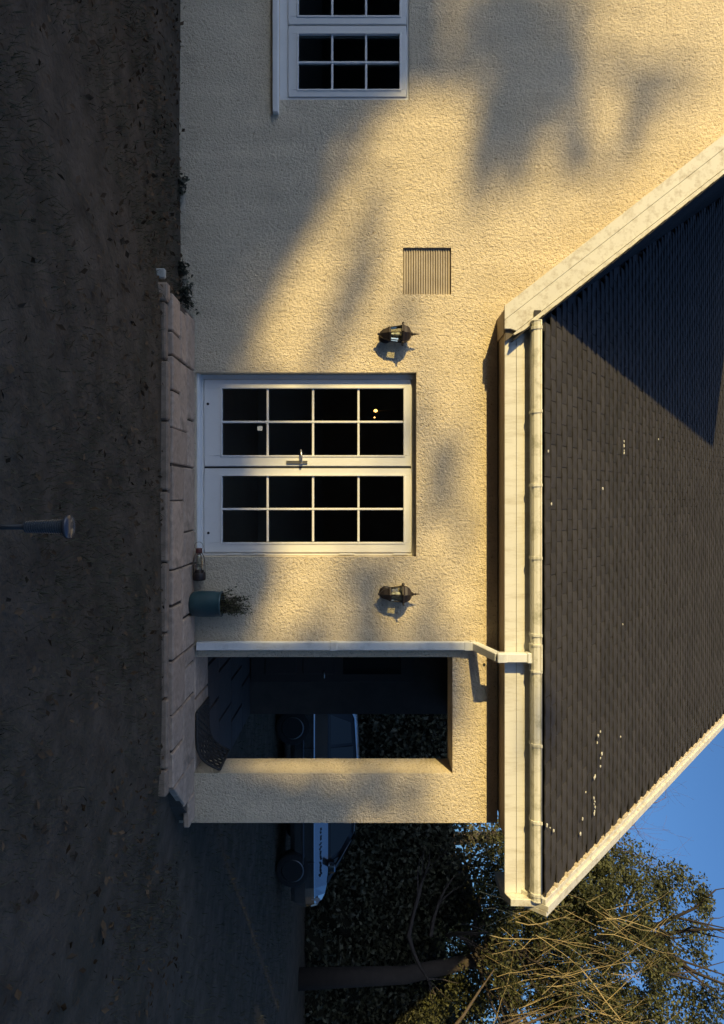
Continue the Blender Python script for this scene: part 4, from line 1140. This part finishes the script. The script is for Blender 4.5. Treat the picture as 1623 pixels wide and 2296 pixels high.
# a tree whose limbs and leaf clumps throw the soft dapples on the wall: (u, v, ru, rv, leaves)
blobs = [   # upper left: dense crown with lobes hanging from it
 (160,1160,90,120,420),(215,1200,80,90,260),(160,1270,70,70,170),(100,1150,90,160,500),(20,1150,110,220,900),(250,1120,60,60,130),(240,1250,50,50,90),
 (325,1080,60,32,70),(370,1072,45,26,40),(345,1155,65,28,60),(410,1160,45,22,30),(330,1285,60,42,90),(375,1310,45,34,45),(300,1410,75,36,60),(240,1440,60,40,50),(180,1500,60,80,90),(150,1400,50,60,70),
 (165,1000,50,60,130),(140,960,40,40,60),(285,1105,60,55,120),(290,1190,60,50,110),(365,1095,50,24,45),(390,1165,60,24,50),
 # edge of the lower shade
 (285,780,40,30,45),(520,560,60,60,40),
 # streak running down past the vent to the window
 (690,915,36,26,30),(715,900,30,22,22),
 (950,930,70,22,40),(1030,970,60,22,50),(1100,1010,60,24,50),(1190,1040,60,20,30),
 # right of the window
 (1270,815,40,60,75),(1330,810,45,50,80),(1410,695,40,24,34),(1405,825,45,42,95),(1440,830,40,40,60),(1340,960,55,28,40),(1420,968,45,26,34),(1290,900,36,26,20),
 # pillar
 (1780,610,75,32,90),(1800,720,70,60,190),(1790,830,70,80,230),(1840,520,40,60,40),(1845,640,40,80,120),(1790,930,60,40,50),(1690,1165,90,30,80),
 # added to stop light that would run through the porch
 (1520,700,60,130,200),(1530,900,60,110,160),
 (1000,560,90,34,40),(1140,600,60,34,40),(900,590,60,34,30)
]
dt = empty('spreading_tree', tuple(Vector((sunward(-160,400).x, D-YD-0.8, 0))), 'spreading tree on the sunny side of the garden', 'tree')
m = MB(); P = []
base = Vector((sunward(-160,400).x, D-YD-0.8, -0.1)); fork = sunward(-60,1000,YD+0.6)
m.tube([base, (base+fork)/2 + Vector((0.15,0,0)), fork], [0.30,0.22,0.10], n=10)
linked = [fork]
for (u,v,ru,rv,nl) in sorted(blobs, key=lambda b: abs(b[0]+60) + abs(b[1]-1150)):
    c = sunward(u, v, YD + random.uniform(-.8,.8))
    q = min(linked, key=lambda p: (p-c).length); linked.append(c)
    if (q-c).length < 2.5 or q is fork:
        m.tube([q, q.lerp(c,.5)+Vector((0,0,.06)), c], [0.030,0.020,0.012] if q is fork else [0.012,0.009,0.006], n=5, caps=False)
    for k in range(nl):
        a = random.gauss(0,.48); b = random.gauss(0,.48)
        t = sunward(u + a*ru, v + b*rv, 0) ; yy_ = (D-c.y) + random.uniform(-.5,.5)
        t = Vector((WX(u+a*ru - (0)), D, WZ(v + b*rv - a*ru*0.18))) + Vector((-1.15,-1.0,0.35))*yy_
        P.append(tuple(t))
for k in range(7500):      # leaves added to block the sun from shining through the porch
    P.append(tuple(Vector((WX(random.uniform(1432,1648)), D, WZ(random.uniform(465,1035)))) + Vector((-1.15,-1.0,0.35))*(YD+random.uniform(-.5,.5))))
# long drooping sprays: (u, v, half length, half width, leaves)
sprays = [(335,800,75,22,75),(395,770,70,18,50),(500,808,95,20,60),(710,765,150,24,170),(640,800,70,18,50),(650,590,130,20,190),(350,715,70,30,120),(430,705,75,30,140),(490,680,75,28,130),(540,640,70,26,110),
          (450,640,90,26,90),(560,590,80,26,90),(700,520,70,18,60),(330,1100,110,20,70),(390,1120,90,16,40),(330,1290,80,24,60),(290,1420,100,22,60),(1300,860,120,16,50),(1330,745,110,16,40),(1080,985,150,18,70),(960,900,100,14,30)]
for (u,v,hl,hw,nl) in sprays:
    yy_ = YD + random.uniform(-.8,.8)
    f = lambda a, b: Vector((WX(u + a*hl*0.88 + b*hw*0.47), D, WZ(v - a*hl*0.47 + b*hw*0.88))) + Vector((-1.15,-1.0,0.35))*yy_
    m.tube([f(-1,0), f(0,.2), f(1,0)], [0.010,0.007,0.003], n=4, caps=False)
    for k in range(nl): P.append(tuple(f(random.uniform(-1,1), random.gauss(0,.55)) + Vector((random.gauss(0,.03), random.gauss(0,.15), random.gauss(0,.03)))))
m.build('trunk', M['bark'], dt)
V, F = leaf_quads(np.array(P), 0.085, up=0.1, aspect=0.7); np_mesh('crown', V, F, M['darkleaf'], dt)
